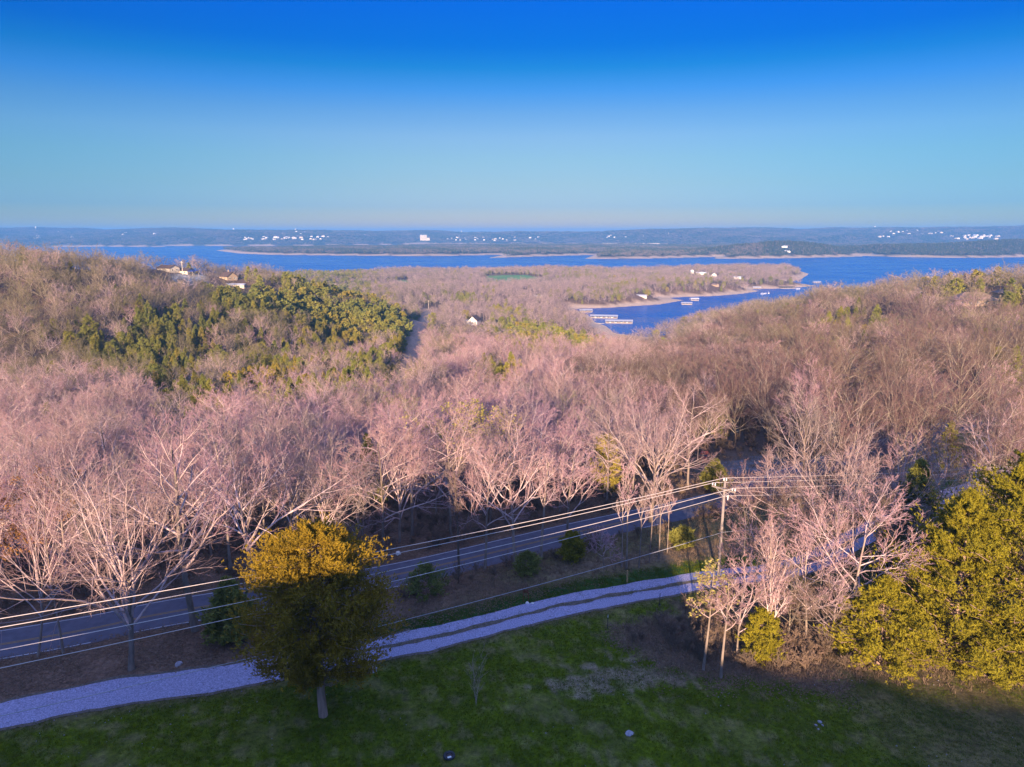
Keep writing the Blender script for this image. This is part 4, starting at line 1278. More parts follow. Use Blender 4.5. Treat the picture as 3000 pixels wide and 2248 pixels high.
def hero(px, py, top, form, seed, label, name='bare_tree', cat='tree', thick=1.0, buds=None, budmat='bud', mats=('bark', 'twig'), lod=0, lean=(0, 0), wide=1.0, rz=0.0, group=None, cnts=None):
    x, y = pick(px, py)
    z = zl(x, y)
    d = math.hypot(x, y) if False else y
    h = atd(px, top, d)[2] - z
    A, C, G = bare_tree(seed, h, form, lod, buds=buds, lean=lean, thick=thick, cnts=cnts)
    k = 1.0
    t = thing(name, label, cat, (x, y, z), rz, group)
    t.scale = (k * wide, k * wide, k)
    link('trunk', A.mesh('trunk', [mats[0].replace('bark', 'bark_trunk_shaded') if mats[0] == 'bark' else mats[0], mats[0]], True), t)
    link('crown', C.mesh('crown', [mats[1]], True), t)
    if G: link('leaves', G.mesh('leaves', [budmat]), t)
    HEROES.append((x, y, 3.2))
    return t


def hero_ever(px, py, top, width_px, prof, seed, label, name='cedar_tree', nb=170, clear=.06, m='cedar', nsub=7, nspray=6, blades=7, bl=.42, bw=.075, rise=.35, droop=0.0, cat='tree', up=.55, bias=0.0):
    x, y = pick(px, py)
    z = zl(x, y)
    h = atd(px, top, y)[2] - z
    c = y * math.cos(PITCH) + (CAMZ - z - h / 2) * math.sin(PITCH)
    A, C = needle_tree(seed, h * .97, width_px * c / FPX, prof, nb, nsub, nspray, blades, bl, bw, clear, rise, droop, up, bias)
    t = thing(name, label, cat, (x, y, z))
    link('trunk', A.mesh('trunk', ['bark_cedar'], True), t)
    link('crown', C.mesh('crown', [m]), t)
    HEROES.append((x, y, 3.0))
    return t


hero(385, 1962, 1225, 'vase', 21, 'large spreading bare tree with pale limbs beside the drive at left', thick=.95, wide=1.12)
hero(575, 1848, 1190, 'tall', 22, 'tall bare tree with a forked trunk between the spreading tree and the cedar', thick=1.2, wide=1.2)
hero(758, 1738, 1215, 'fork', 23, 'bare tree with a leaning pale trunk rising behind the left side of the red cedar', thick=1.0, lean=(-.12, 0))
hero(108, 1925, 1380, 'fork', 24, 'bare tree with a slanting trunk at the road, nearest the left edge', lean=(.28, .1), thick=.9, wide=.6)
hero(186, 1915, 1330, 'tall', 25, 'upright bare tree just right of the slanting trunk by the road', thick=.9, wide=.55)
hero(110, 1700, 1380, 'round', 26, 'orange-budding tree behind the road at the left edge', 'budding_tree', buds=(6000, .11), budmat='bud_orange', wide=1.3)
hero(1290, 1470, 1195, 'fork', 27, 'bare tree flushing pale yellow leaves, left one of the yellow pair', 'budding_tree', buds=(2600, .13), thick=1.1)
hero(1410, 1500, 1175, 'tall', 28, 'bare tree flushing pale yellow leaves, right one of the yellow pair', 'budding_tree', buds=(2600, .13), thick=1.15, wide=1.4)
hero(1345, 1690, 1330, 'slim', 29, 'slender dark-trunked bare tree on the near road edge right of the cedar', mats=('bark_dark', 'twig'))
hero(1420, 1668, 1280, 'tall', 30, 'bare tree on the near road edge, two trunks right of the cedar', thick=.9)
hero(1508, 1655, 1260, 'round', 31, 'bare tree on the near road edge above the dark bushes')
hero(1585, 1640, 1330, 'slim', 32, 'slender bare tree between the dark bushes and the lit green shrub', wide=1.3)
hero(1660, 1600, 1290, 'tall', 33, 'bare tree with a sunlit trunk just behind the lit green shrub', wide=1.2)
hero(1773, 1668, 1535, 'round', 34, 'small crooked sunlit tree with a bent bough near the wooden post', lean=(-.2, 0), thick=1.4, lod=1)
for k, (a, b, c_) in enumerate([(1822, 1662, 1380), (1836, 1668, 1340), (1872, 1664, 1400), (1902, 1650, 1395), (1930, 1640, 1370), (1955, 1622, 1400)]):
    hero(a, b, c_, 'slim', 35 + k, ['first', 'second', 'third', 'fourth', 'fifth', 'last'][k] + ' slim young tree from the left in the thin stand by the pole', group='slim trees left of the utility pole', lod=1, wide=.9, thick=.8)
hero(1905, 1530, 1120, 'vase', 42, 'big many-limbed bare tree beyond the road left of the utility pole', thick=1.1)
hero(1640, 1500, 1200, 'round', 43, 'round-crowned pinkish bare tree beyond the road right of the yellow pair')
hero(2060, 1965, 1650, 'slim', 44, 'young tree with yellow new leaves at the corner of the thicket', 'budding_tree', buds=(800, .09), thick=.75, wide=1.6)
hero(2112, 1985, 1680, 'slim', 45, 'slender sunlit bare tree right of the young yellow-leaved one', thick=.75, wide=1.7)
hero(2160, 1930, 1620, 'round', 46, 'thin crooked bare tree behind the slender sunlit one', lod=1, thick=.8)
hero(2252, 1925, 1525, 'column', 47, 'narrow upright bare tree with brush at its foot by the lawn edge', thick=1.1, wide=1.0)
hero(2480, 1890, 1430, 'round', 48, 'bare tree with long pale limbs between the narrow tree and the big cedar', thick=.75, wide=1.1)
hero(2360, 1870, 1560, 'round', 49, 'low-branching bare tree in the thicket right of the narrow tree', lod=0, wide=1.15, thick=.75)
hero(2440, 1680, 1225, 'vase', 50, 'big pinkish bare tree behind the drive right of the utility pole', thick=.9, wide=.9, mats=('bark', 'twig_pale'))
hero(2250, 1660, 1330, 'round', 51, 'bare tree with drooping boughs just right of the utility pole', wide=1.1)
hero(2610, 1640, 1240, 'fork', 52, 'pinkish bare tree rising behind the dark evergreen')
hero(2860, 1560, 1130, 'round', 53, 'tall bare tree behind the top of the big right-hand cedar', thick=1.0)
hero(1395, 2070, 1885, 'shrub', 54, 'small many-stemmed bare sapling standing alone on the lawn', 'bare_sapling', 'sapling', lod=1, thick=.35, wide=.6, cnts=(4, 3, 0))

CEDAR_A = [(0, .3), (.20, .50), (.27, .88), (.34, 1.0), (.48, 1.0), (.58, .90), (.66, .80), (.74, .83), (.82, .80), (.90, .62), (.96, .34), (1, .08)]
CEDAR_B = [(0, .45), (.10, .75), (.22, 1.0), (.40, .84), (.6, .58), (.8, .33), (.93, .14), (1, .02)]
BUSH = [(0, .8), (.3, 1.0), (.7, .8), (1, .15)]
hero_ever(948, 2098, 1535, 440, CEDAR_A, 61, 'red cedar on the lawn with a sunlit golden top and shaded skirt', nb=260, clear=.20, nsub=11, nspray=13, blades=9, bl=.19, bw=.030, rise=.28, up=.55, bias=.62)
hero_ever(2965, 1950, 1275, 760, CEDAR_B, 62, 'tallest evergreen cedar filling the right edge beside the lawn', nb=230, clear=.05, m='juniper', nsub=10, nspray=14, blades=9, bl=.24, bw=.038, up=.8, rise=.5, bias=.35)
hero_ever(2775, 1950, 1430, 470, CEDAR_B, 63, 'mid-sized cedar in front of the tallest one at the lawn edge', nb=150, clear=.08, m='juniper', nsub=9, nspray=12, blades=9, bl=.24, bw=.038, up=.8, rise=.5)
hero_ever(2570, 1945, 1690, 290, CEDAR_B, 64, 'low spreading juniper at the left foot of the big cedars', 'juniper_bush', nb=130, clear=.03, m='juniper', cat='shrub', bl=.26, bw=.045, nspray=8)
hero_ever(2900, 1985, 1830, 220, BUSH, 70, 'low evergreen bush at the foot of the tallest cedar', 'juniper_bush', nb=110, clear=.03, m='juniper', cat='shrub', bl=.26, bw=.045, nspray=8)
hero_ever(2655, 1700, 1345, 190, CEDAR_B, 65, 'dark evergreen standing behind the bare trees left of the big cedars', nb=130, m='pine')
for k, (a, b_, c_, f_, lb) in enumerate([(2205, 1760, 1480, 'round', 'bare tree just behind the narrow upright tree beside the drive'), (2330, 1745, 1420, 'fork', 'mauve bare tree hiding the drive right of the narrow tree'), (2395, 1790, 1470, 'tall', 'fan-topped bare tree in the thicket below the big pinkish tree'),
        (2310, 1890, 1640, 'round', 'low bare tree in the brush just right of the narrow upright tree'), (2430, 1905, 1640, 'fork', 'low forked bare tree in the brush left of the low juniper'), (2540, 1760, 1420, 'tall', 'straight bare tree between the long-limbed tree and the dark evergreen'),
        (2600, 1720, 1380, 'round', 'mauve bare tree in front of the dark evergreen'), (2280, 1690, 1400, 'tall', 'straight bare tree behind the drive right of the pole'), (2490, 1640, 1300, 'round', 'bare tree behind the drive left of the dark evergreen'), (2180, 1620, 1330, 'fork', 'forked bare tree between road and drive right of the pole'),
        (2700, 1640, 1280, 'round', 'bare tree showing between the dark evergreen and the tallest cedar'), (2380, 1600, 1270, 'tall', 'straight bare tree between road and drive behind the big pinkish tree')]):
    hero(a, b_, c_, f_, 80 + k, lb, thick=.62, wide=1.05, mats=('bark_olive', 'twig_dark') if k % 2 else ('bark', 'twig'), lod=0)
hero_ever(2225, 1930, 1790, 110, BUSH, 66, 'small lit juniper at the foot of the narrow upright tree', 'juniper_bush', nb=60, clear=.03, m='juniper', cat='shrub', bl=.26, bw=.045, nspray=8)
hero_ever(1674, 1640, 1562, 66, BUSH, 67, 'round green shrub catching the sun beside the road', 'green_shrub', nb=60, clear=.03, m='juniper', cat='shrub', bl=.26, bw=.045, nspray=8)
hero_ever(1250, 1745, 1655, 120, BUSH, 68, 'dark green bush on the road bank right of the red cedar', 'green_shrub', nb=40, clear=.03, m='pine', cat='shrub', bl=.22, bw=.035)
hero_ever(1545, 1680, 1620, 80, BUSH, 69, 'dark green bush on the road bank midway to the utility pole', 'green_shrub', nb=34, clear=.03, m='pine', cat='shrub', bl=.22, bw=.035)
hero_ever(2000, 1600, 1555, 60, BUSH, 71, 'dark green bush under the thin stand left of the utility pole', 'green_shrub', nb=50, clear=.03, m='pine', cat='shrub')
hero_ever(680, 1870, 1700, 150, CEDAR_B, 72, 'young dark cedar at the road edge behind the red cedar', nb=90, m='pine')
hero_ever(2090, 1440, 1350, 80, CEDAR_B, 73, 'small dark evergreen beside the gravel yard across the road', nb=60, m='pine')
keep_clear(*at(2165, 1375, 67), 13, 22, 5)

# ------------------------------------------------------------------ the woods
def zone(px):
    for lim, ph in [(260, 'at the left edge'), (640, 'behind the spreading tree'), (1130, 'behind the red cedar'), (1480, 'behind the yellow pair'), (1800, 'behind the wires at centre'),
                    (2180, 'behind the utility pole'), (2560, 'behind the big pinkish tree')]:
        if px < lim: return ph
    return 'behind the big cedars'


def woods():
    rng = np.random.default_rng(5)
    X, Y = [], []
    for d0, d1, cell in ((60, 170, 5.6), (170, 520, 6.6), (520, 2300, 8.6)):
        x, y = scatter(d0, d1, cell, int(d1), az=39)
        X.append(x); Y.append(y)
    xe, ye = scatter(250, 700, 5.2, 4242, az=39)
    ke = rng.uniform(0, 1, len(xe)) < .75 * np.clip(ever_prob(xe, ye) - .3, 0, 1)
    nbase = sum(len(v) for v in X)
    x, y = np.concatenate(X + [xe[ke]]), np.concatenate(Y + [ye[ke]])
    forced = np.arange(len(x)) >= nbase
    k = allowed(x, y)
    for hx_, hy_, r in HEROES:
        k &= (x - hx_) ** 2 + (y - hy_) ** 2 > r * r
    # keep the strip between lawn, drive and road open, with the thicket's own trees only
    ry = np.interp(x, ROADX, ROADY)
    k &= ~((y < ry + 4) & (np.hypot(x, y) < 150) & (x < 36))
    k &= ~((polydist(x, y, DRIVES)[2] < 0) & (x < 60))
    k &= (wnoise(x, y, 21, 62) + .5 * wnoise(x, y, 9, 63) > -1.15)
    x, y, forced = x[k], y[k], forced[k]
    D = np.hypot(x, y); z = zland(x, y)
    EP = ever_prob(x, y)
    ev = (rng.uniform(0, 1, len(x)) < EP) | forced
    h = np.where(ev, rng.uniform(7, 12.5, len(x)) + 3 * np.clip(EP, 0, 1), rng.uniform(11, 20, len(x)) * (1 + .12 * wnoise(x, y, 45, 61)))
    h = np.where((D > 500) & ~ev, h * .88, h)
    h = np.where(~ev & (D > 200), h * (1 - .25 * np.clip(EP, 0, 1)), h)
    ry = np.interp(x, ROADX, ROADY)
    front = (y - ry < 30)
    px, py = project(x, y, z + h)
    vis = (px > -20) & (px < 3020) & (py < 2300)
    size = h / D * vis * rng.uniform(.93, 1.07, len(x))
    # thin branchless edge: trees next to the road are smaller
    indiv = np.zeros(len(x), bool)
    nb = 300 - sum(1 for o in bpy.data.objects if o.get('category') == 'tree' and o.name.startswith(('bare_tree', 'budding_tree')))
    for sel, n in ((~ev, nb), (ev, 285)):
        idx = np.where(sel & vis)[0]
        indiv[idx[np.argsort(-size[idx])[:n]]] = True
    olive = (rng.uniform(0, 1, len(x)) < np.clip(.15 + .75 * sstep(-20, -140, x) * sstep(180, 300, y) + .55 * sstep(60, 160, x) * sstep(150, 260, y) - .5 * sstep(500, 900, D), 0, 1))
    dark = (rng.uniform(0, 1, len(x)) < np.where(D < 280, sstep(12, 45, x) * .92, sstep(30, 100, x) * .75)) & (D < 600)  # right-hand trees coloured darker to imitate the dimmer light there
    # individuals
    for i in np.where(indiv)[0]:
        if ev[i]:
            j = rng.integers(0, 4)
            tm, cm, hh, _ = PINES[j]
            sz = 'taller' if h[i] > 11 else 'shorter'
            sh = 'round-topped' if j == 2 else ('slender pointed' if j == 1 else 'pointed')
            cy_ = py[i]
            if px[i] < 900 and cy_ > 985: ph = 'in the green left stand'
            elif px[i] < 900: ph = 'below the ridge houses'
            elif px[i] < 1260: ph = 'left of the dirt track'
            elif px[i] < 1900: ph = 'between the dirt track and marina'
            else: ph = 'on the right-hand hill'
            rank = 'upper' if cy_ < 985 else ('middle' if cy_ < 1060 else 'lower')
            side = ['leftmost part', 'left part', 'centre', 'right part', 'rightmost part'][int(np.clip((px[i] - 200) / 220, 0, 4))] if px[i] < 1260 else ['left end', 'middle', 'right end'][int(np.clip((px[i] % 620) / 207, 0, 2))]
            t = thing('evergreen_tree', f'{sz} {sh} evergreen, {rank} row, {side}, {ph}', 'tree', (x[i], y[i], z[i]), rng.uniform(0, 6.28), 'evergreens ' + ph)
        else:
            src = NEAR if D[i] < 190 else MID
            j = rng.integers(0, len(src))
            tm, cm, hh, _ = src[j]
            f = (['round-crowned', 'forked', 'vase-shaped', 'tall straight', 'round-crowned', 'forked', 'vase-shaped', 'tall straight'] if src is NEAR else ['round-crowned', 'forked', 'tall straight', 'vase-shaped', 'round-crowned', 'forked'])[j]
            s_ = y[i] - ry[i]
            dp = 'first row' if s_ < 14 else ('second row' if s_ < 32 else ('middle rows' if s_ < 60 else 'back rows'))
            ph = zone(px[i])
            sz = 'very tall' if h[i] > 18 else ('higher' if h[i] > 15.5 else ('mid-height' if h[i] > 13 else 'low'))
            budding, ashy = (rng.random() < .07 and not dark[i]), (rng.random() < .22 and not dark[i])
            tone = ', shade-toned' if dark[i] else (', yellow-budding' if budding else (', grey-twigged' if ashy else ''))
            t = thing('bare_tree', f'{sz}{tone} {f} bare tree, {dp} {ph}', 'tree', (x[i], y[i], z[i]), rng.uniform(0, 6.28), 'bare trees ' + ph)
        s = h[i] / hh
        t.scale = (s, s, s)
        tk, cw = link('trunk', tm, t), link('crown', cm, t)
        if not ev[i] and not dark[i] and (budding or ashy):
            cw.material_slots[0].link = 'OBJECT'; cw.material_slots[0].material = M['twig_bud' if budding else 'twig_ash']
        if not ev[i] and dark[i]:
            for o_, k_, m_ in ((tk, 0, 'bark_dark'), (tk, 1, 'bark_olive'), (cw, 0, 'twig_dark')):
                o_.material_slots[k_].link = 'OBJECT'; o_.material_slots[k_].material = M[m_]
    # the rest
    def put(name, sel, variants, heights, pick_, label, wide=1.0):
        i = np.where(sel)[0]
        if not len(i): return
        pk_ = pick_(i)
        s = h[i] / np.array(heights)[pk_] if heights is not None else h[i] / 13.0
        n = len(i)
        rot = np.stack([rng.normal(0, .04, n), rng.normal(0, .04, n), rng.uniform(0, 6.283, n)], 1)
        scl = np.stack([s * rng.uniform(.9, 1.2, n) * wide, s * rng.uniform(.9, 1.2, n) * wide, s], 1)
        stuff(name, variants, None, np.stack([x[i], y[i], z[i]], 1), rot, scl, pk_, label)
    rest = ~indiv
    m1 = rest & ~ev & (D < 190)
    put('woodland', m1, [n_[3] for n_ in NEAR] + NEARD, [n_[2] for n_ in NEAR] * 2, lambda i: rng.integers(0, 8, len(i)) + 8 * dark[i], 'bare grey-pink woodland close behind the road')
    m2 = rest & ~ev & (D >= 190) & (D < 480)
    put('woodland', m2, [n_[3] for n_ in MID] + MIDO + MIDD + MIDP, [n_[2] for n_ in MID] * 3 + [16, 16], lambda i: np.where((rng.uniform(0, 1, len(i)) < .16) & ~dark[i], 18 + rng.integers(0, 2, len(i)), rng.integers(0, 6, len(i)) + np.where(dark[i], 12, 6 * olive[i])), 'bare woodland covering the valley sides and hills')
    m3 = rest & ~ev & (D >= 480)
    put('woodland', m3, FARB, [17, 16, 18, 15, 17, 17], lambda i: np.where(olive[i], 4 + rng.integers(0, 2, len(i)), rng.integers(0, 4, len(i))), 'bare woodland covering the point and the lake shore', 1.15)
    m4 = rest & ev & (D < 480)
    put('evergreen_woodland', m4, [p[3] for p in PINES], None, lambda i: rng.integers(0, 4, len(i)), 'evergreens mixed among the bare trees of the valley')
    m5 = rest & ev & (D >= 480)
    put('evergreen_woodland', m5, FARP, None, lambda i: rng.integers(0, 2, len(i)), 'evergreens mixed among the bare trees near the lake', 1.1)
    # far shores
    for d0, d1, cell, sx, sz, nm in ((2600, 5600, 17, .5, 1.0, 'dark woods on the long island and far shore'), (5600, 10200, 36, 1.0, 1.05, 'blue hazy woods on the far hills')):
        x2, y2 = scatter(d0, d1, cell, d1, 60, 38)
        z2 = zland(x2, y2)
        k2 = z2 > (6.0 if d0 < 3000 else 7.2)
        for (cx, cy_, r, cor) in FARCLEAR_PTS:
            k2 &= ~((np.abs(x2 - cx) < r) & (y2 > cy_ - cor) & (y2 < cy_ + r))
        for pts in FAR_CLEAR:
            k2 &= ~inpoly(x2, y2, pts)
        x2, y2, z2 = x2[k2], y2[k2], z2[k2]
        n = len(x2)
        s = rng.uniform(.8, 1.25, n)
        piney = wnoise(x2, y2, 500, 71) + .6 * wnoise(x2, y2, 170, 72) + rng.normal(0, .5, n) > .2
        if d0 < 3000:
            px2, _ = project(x2, y2, z2)
            piney |= (px2 > 2230) & (rng.uniform(0, 1, n) < .85)
        pk = np.where(piney, 2, rng.choice([0, 1, 3], n))
        stuff('far_woodland', CLUMPS, None, np.stack([x2, y2, z2 - .5], 1), np.stack([0 * s, 0 * s, rng.uniform(0, 6.283, n)], 1), np.stack([s * sx, s * sx, s * sz], 1), pk, nm)
    print('trees', len(x), 'indiv', indiv.sum(), [int(m.sum()) for m in (m1, m2, m3, m4, m5)])


woods()


# ------------------------------------------------------------------ low growth
def tuft(seed, n, h, spread, w, mat_):
    rng = np.random.default_rng(seed)
    p = np.concatenate([rng.normal(0, spread, (n, 2)), np.full((n, 1), -.02)], 1)
    d = nrm(np.concatenate([rng.normal(0, .45, (n, 2)), np.ones((n, 1))], 1))
    s = nrm(np.cross(d, rng.normal(0, 1, (n, 3)))) * w
    l = h * rng.uniform(.5, 1.2, (n, 1))
    V = np.stack([p - s, p + s, p + d * l], 1).reshape(-1, 3)
    return MB().add(V, None, np.arange(n * 3).reshape(-1, 3)).mesh('tuft', [mat_])


def low_growth():
    rng = np.random.default_rng(9)
    def pts(x0, x1, y0, y1, n):
        return rng.uniform(x0, x1, n), rng.uniform(y0, y1, n)
    def emit(name, variants, x, y, smin_, smax_, label, flat=1.0):
        n = len(x)
        s = rng.uniform(smin_, smax_, n)
        stuff(name, variants, None, np.stack([x, y, zland(x, y)], 1), np.stack([0 * s, 0 * s, rng.uniform(0, 6.28, n)], 1), np.stack([s, s, s * flat], 1), rng.integers(0, len(variants), n), label)
    inview = lambda x, y: np.abs(x) < (y * .95 + 12) * .80
    PATCH = [at(1770, 1850, 70), at(1980, 1765, 70), at(2400, 1720, 70), at(2600, 1800, 70), at(3150, 1900, 70), at(3150, 2030, 70), at(2650, 1990, 70), at(2300, 2000, 70), at(2080, 1985, 70), at(1980, 1960, 70)]
    # lawn
    x, y = pts(-48, 52, 36, 90, 90000)
    rd, _, rs = polydist(x, y, ROADS); dd, _, ds = polydist(x, y, DRIVES)
    k = inview(x, y) & (ds < 0) & (dd > 2.0 - .5 * np.abs(rng.normal(0, 1, len(x))) * (rng.uniform(0, 1, len(x)) < .35)) & (sdpoly(x, y, PATCH) < .3 * rng.normal(0, 1, len(x)))
    k &= (wnoise(x, y, 9, 31) + .5 * wnoise(x, y, 3.2, 32) < rng.uniform(-.2, 1.4, len(x)))
    emit('lawn_grass', [tuft(1, 16, .13, .16, .02, 'grass'), tuft(2, 14, .16, .2, .02, 'grass'), tuft(3, 10, .10, .12, .02, 'grass')], x[k], y[k], .7, 1.3, 'short green grass of the shaded lawn')
    # verge between drive and road
    x, y = pts(-60, 60, 45, 110, 60000)
    rd, _, rs = polydist(x, y, ROADS); dd, _, ds = polydist(x, y, DRIVES)
    mid = inview(x, y) & (ds > 0) & (rs < 0) & (rd > 3.3) & (dd > 2.0 - .5 * np.abs(rng.normal(0, 1, len(x))) * (rng.uniform(0, 1, len(x)) < .35))
    green = mid & (dd < 4.6 + .4 * rng.normal(0, 1, len(x))) & (x > -16)
    dry = mid & ~green & (x > -6 + 5 * rng.normal(0, 1, len(x))) & (rng.uniform(0, 1, len(x)) < .5)
    litter = mid & ~green & ~dry & (rng.uniform(0, 1, len(x)) < .5)
    cen = inview(x, y) & (dd < .42) & (rng.uniform(0, 1, len(x)) < .8) & (x > -14)
    g = green | cen
    emit('verge_grass', [tuft(4, 18, .20, .18, .022, 'grass'), tuft(5, 14, .26, .2, .022, 'grass')], x[g], y[g], .6, 1.2, 'green grass along and between the wheel tracks')
    sel = sdpoly(x, y, PATCH) > 0
    x2, y2 = pts(5, 62, 44, 85, 16000)
    k = (sdpoly(x2, y2, PATCH) > rng.normal(0, .6, len(x2))) & (polydist(x2, y2, DRIVES)[0] > 2.4)
    xd, yd = np.r_[x[dry], x2[k]], np.r_[y[dry], y2[k]]
    emit('dry_grass', [tuft(6, 16, .45, .18, .018, 'dry_grass'), tuft(7, 12, .6, .2, .018, 'dry_grass'), tuft(8, 14, .3, .25, .02, 'dry_grass')], xd, yd, .5, 1.2, 'tall dry grass on the bank and round the thicket')
    # leaf litter flecks
    rngl = rng
    lf = MB(); n = 26
    c_ = np.concatenate([rngl.normal(0, .5, (n, 2)), rngl.uniform(.01, .06, (n, 1))], 1)
    a = nrm(rngl.normal(0, 1, (n, 3)) * [1, 1, .35]); b = nrm(np.cross(a, rngl.normal(0, .3, (n, 3)) + [0, 0, 1]))
    lf.add(np.stack([c_ - a * .07, c_ + b * .05, c_ + a * .07, c_ - b * .05], 1).reshape(-1, 3), np.arange(n * 4).reshape(-1, 4))
    lm = lf.mesh('leaf_litter', ['leaf_litter'])
    x3, y3 = pts(-75, 75, 50, 130, 26000)
    rd, _, rs = polydist(x3, y3, ROADS); dd, _, ds = polydist(x3, y3, DRIVES)
    k = inview(x3, y3) & (rd > 3.2) & (((rs > 0)) | ((ds > 0) & (x3 < 4 + 6 * rng.normal(0, 1, len(x3))) & (dd > 2.6)))
    x4, y4 = pts(10, 52, 44, 66, 5000)
    k4 = (sdpoly(x4, y4, PATCH) > rng.normal(-.5, 1.2, len(x4))) & (x4 < 30)
    emit('leaf_litter', [lm], np.r_[x3[k], x4[k4]], np.r_[y3[k], y4[k4]], .7, 1.6, 'brown fallen leaves under the trees and on the bank')
    # brush
    BR = []
    for i, h in enumerate((1.6, 2.4, 1.2)):
        A, C, _ = bare_tree(700 + i, h, 'shrub', 1, thick=.5)
        BR.append(merge([A, C]).mesh('brush', ['brush'] * 3, True))
    x5, y5 = pts(-110, 120, 60, 190, 5200)
    rd, _, rs = polydist(x5, y5, ROADS)
    k = inview(x5, y5) & (rs > 0) & (rd > 4.2) & (sdpoly(x5, y5, YARD_POLY) < -1)
    x6, y6 = pts(8, 56, 46, 80, 900)
    k6 = (sdpoly(x6, y6, PATCH) > 1.0) & (polydist(x6, y6, DRIVES)[0] > 3) & (rng.uniform(0, 1, len(x6)) < np.clip((x6 - 8) / 12, .08, .9))
    x7, y7 = pts(-60, 45, 55, 105, 2200)
    rd, _, rs = polydist(x7, y7, ROADS)
    k7 = inview(x7, y7) & (rs < 0) & (rd > 3.6) & (rd < 6.5) & (x7 > -18) & (rng.uniform(0, 1, len(x7)) < .6)
    emit('undergrowth', BR, np.r_[x5[k], x6[k6], x7[k7]], np.r_[y5[k], y6[k6], y7[k7]], .5, 1.25, 'leafless brush and saplings under the trees')
    # pale stones strewn on the lawn
    pb = MB()
    rr = np.random.default_rng(3)
    for i in range(5):
        pb.box((rr.normal(0, .9), rr.normal(0, .9), .02), (rr.uniform(.05, .12), rr.uniform(.05, .09), .05), rz=rr.uniform(0, 3), taper=.6)
    x8, y8 = pts(-40, 45, 42, 62, 55)
    k8 = polydist(x8, y8, DRIVES)[2] < 0
    emit('pebbles', [pb.mesh('pebbles', ['stone'])], x8[k8], y8[k8], .5, 1.2, 'pale stones strewn over the lawn')


low_growth()

# ------------------------------------------------------------------ utility pole and lines
px_, py_ = pick(2104, 1700)
pz = zl(px_, py_)
PH = atd(2104, 1409, py_)[2] - pz
pole = thing('utility_pole', 'weathered grey wooden utility pole with a crossarm beside the drive', 'utility pole', (px_, py_, pz))
link('shaft', MB().tubes(np.array([[[0, 0, -.5], [0, 0, PH * .5], [0, 0, PH]]]), np.array([[.19, .165, .13]]), 12, cap=True).mesh('shaft', ['pole_wood'], True), pole)
ad = np.array([.70, -.714]); AR = math.atan2(ad[1], ad[0]); AL = 2.9
arm = link('crossarm', MB().box((0, -.2, 0), (AL, .14, .18)).mesh('crossarm', ['pole_wood']), pole, (0, 0, PH - .95), AR)
for s in (-1, 1):
    link('brace', MB().tubes(np.array([[[s * AL * .3, -.29, -.06], [s * .06, -.19, -.85]]]), np.array([[.022, .022]]), 6).mesh('brace', ['metal']), arm)
zs = np.array([0, .06, .07, .14, .15, .22, .23, .30, .34]); rs_ = np.array([.025, .03, .085, .085, .06, .08, .06, .07, .03])
INS = MB().tubes(np.stack([0 * zs, 0 * zs, zs], 1)[None], rs_[None], 10, cap=True).mesh('insulator', ['porcelain'], True)
for s, o2 in ((-1, .05), (-1, .38), (1, .05), (1, .38)):
    link('insulator', INS, arm, (s * (AL / 2 - o2), -.2, .09))
link('insulator', INS, pole, (-.13, 0, PH - .02)); link('insulator', INS, pole, (.15, 0, PH - .02))
link('cutout', MB().box((.45, 0, -.2), (.10, .10, .55)).box((.22, 0, -.05), (.46, .05, .05)).mesh('cutout', ['porcelain']), pole, (0, 0, PH - 1.75), AR + .3)
link('ground_wire', MB().tubes(np.array([[[.03, -.20, 0], [.03, -.185, PH * .5], [.03, -.15, PH - 1.6]]]), np.array([[.015, .015, .015]]), 5).mesh('ground_wire', ['cable']), pole)


def wire(name, A, B, sag, rad, m, label, C=None):
    def span(P, Q, n, sg):
        t = np.linspace(0, 1, n)[:, None]
        L = np.array(P) * (1 - t) + np.array(Q) * t
        L[:, 2] -= sg * 4 * (t * (1 - t))[:, 0]
        return L
    P = span(A, B, 36, sag)
    if C is not None:
        P = np.concatenate([P, span(B, C, 18, sag * .7)[1:]])
    rads = np.full((1, len(P)), rad); rads[0, 36:] *= .5
    o = link(name, MB().tubes(P[None], rads, 6).mesh(name, [m], True))
    return tag(o, label, 'wire')


def armpt(s, off, dz):
    c, sn = math.cos(AR), math.sin(AR)
    lx, ly = s * (AL / 2 - off), -.2
    return np.array([px_ + lx * c - ly * sn, py_ + lx * sn + ly * c, pz + PH - .95 + dz])


def leftpt(px, py, z):
    x, y = at(px, py, z)
    return np.array([x, y, z])


RIGHT = np.array([55, 8, 0])
A1, A2, A3 = np.array([px_ - .13, py_, pz + PH + .34]), armpt(-1, .2, .45), armpt(1, .2, .45)
A4 = np.array([px_ + .12, py_ - .2, pz + PH - 1.75]); A5 = np.array([px_ + .1, py_ - .15, pz + PH * .495])
wire('power_line', leftpt(-300, 1862, 82.3), A1, .75, .028, 'wire', 'highest of the pale power wires, running to the pole top', A1 + RIGHT)
wire('power_line', leftpt(-300, 1890, 82.0), A2, .75, .028, 'wire', 'second pale power wire, to the far end of the crossarm', A2 + RIGHT)
wire('power_line', leftpt(-300, 1962, 82.0), A3, .75, .028, 'wire', 'third pale power wire, to the near end of the crossarm', A3 + RIGHT)
wire('power_line', leftpt(-300, 2020, 80.9), A4, .75, .026, 'wire', 'fourth pale power wire, below the crossarm', A4 + RIGHT)
wire('telephone_cable', leftpt(-300, 2165, 76.3), A5, .8, .03, 'cable', 'lowest bluish cable crossing in front of the red cedar', A5 + np.array([50, 14, .5]))


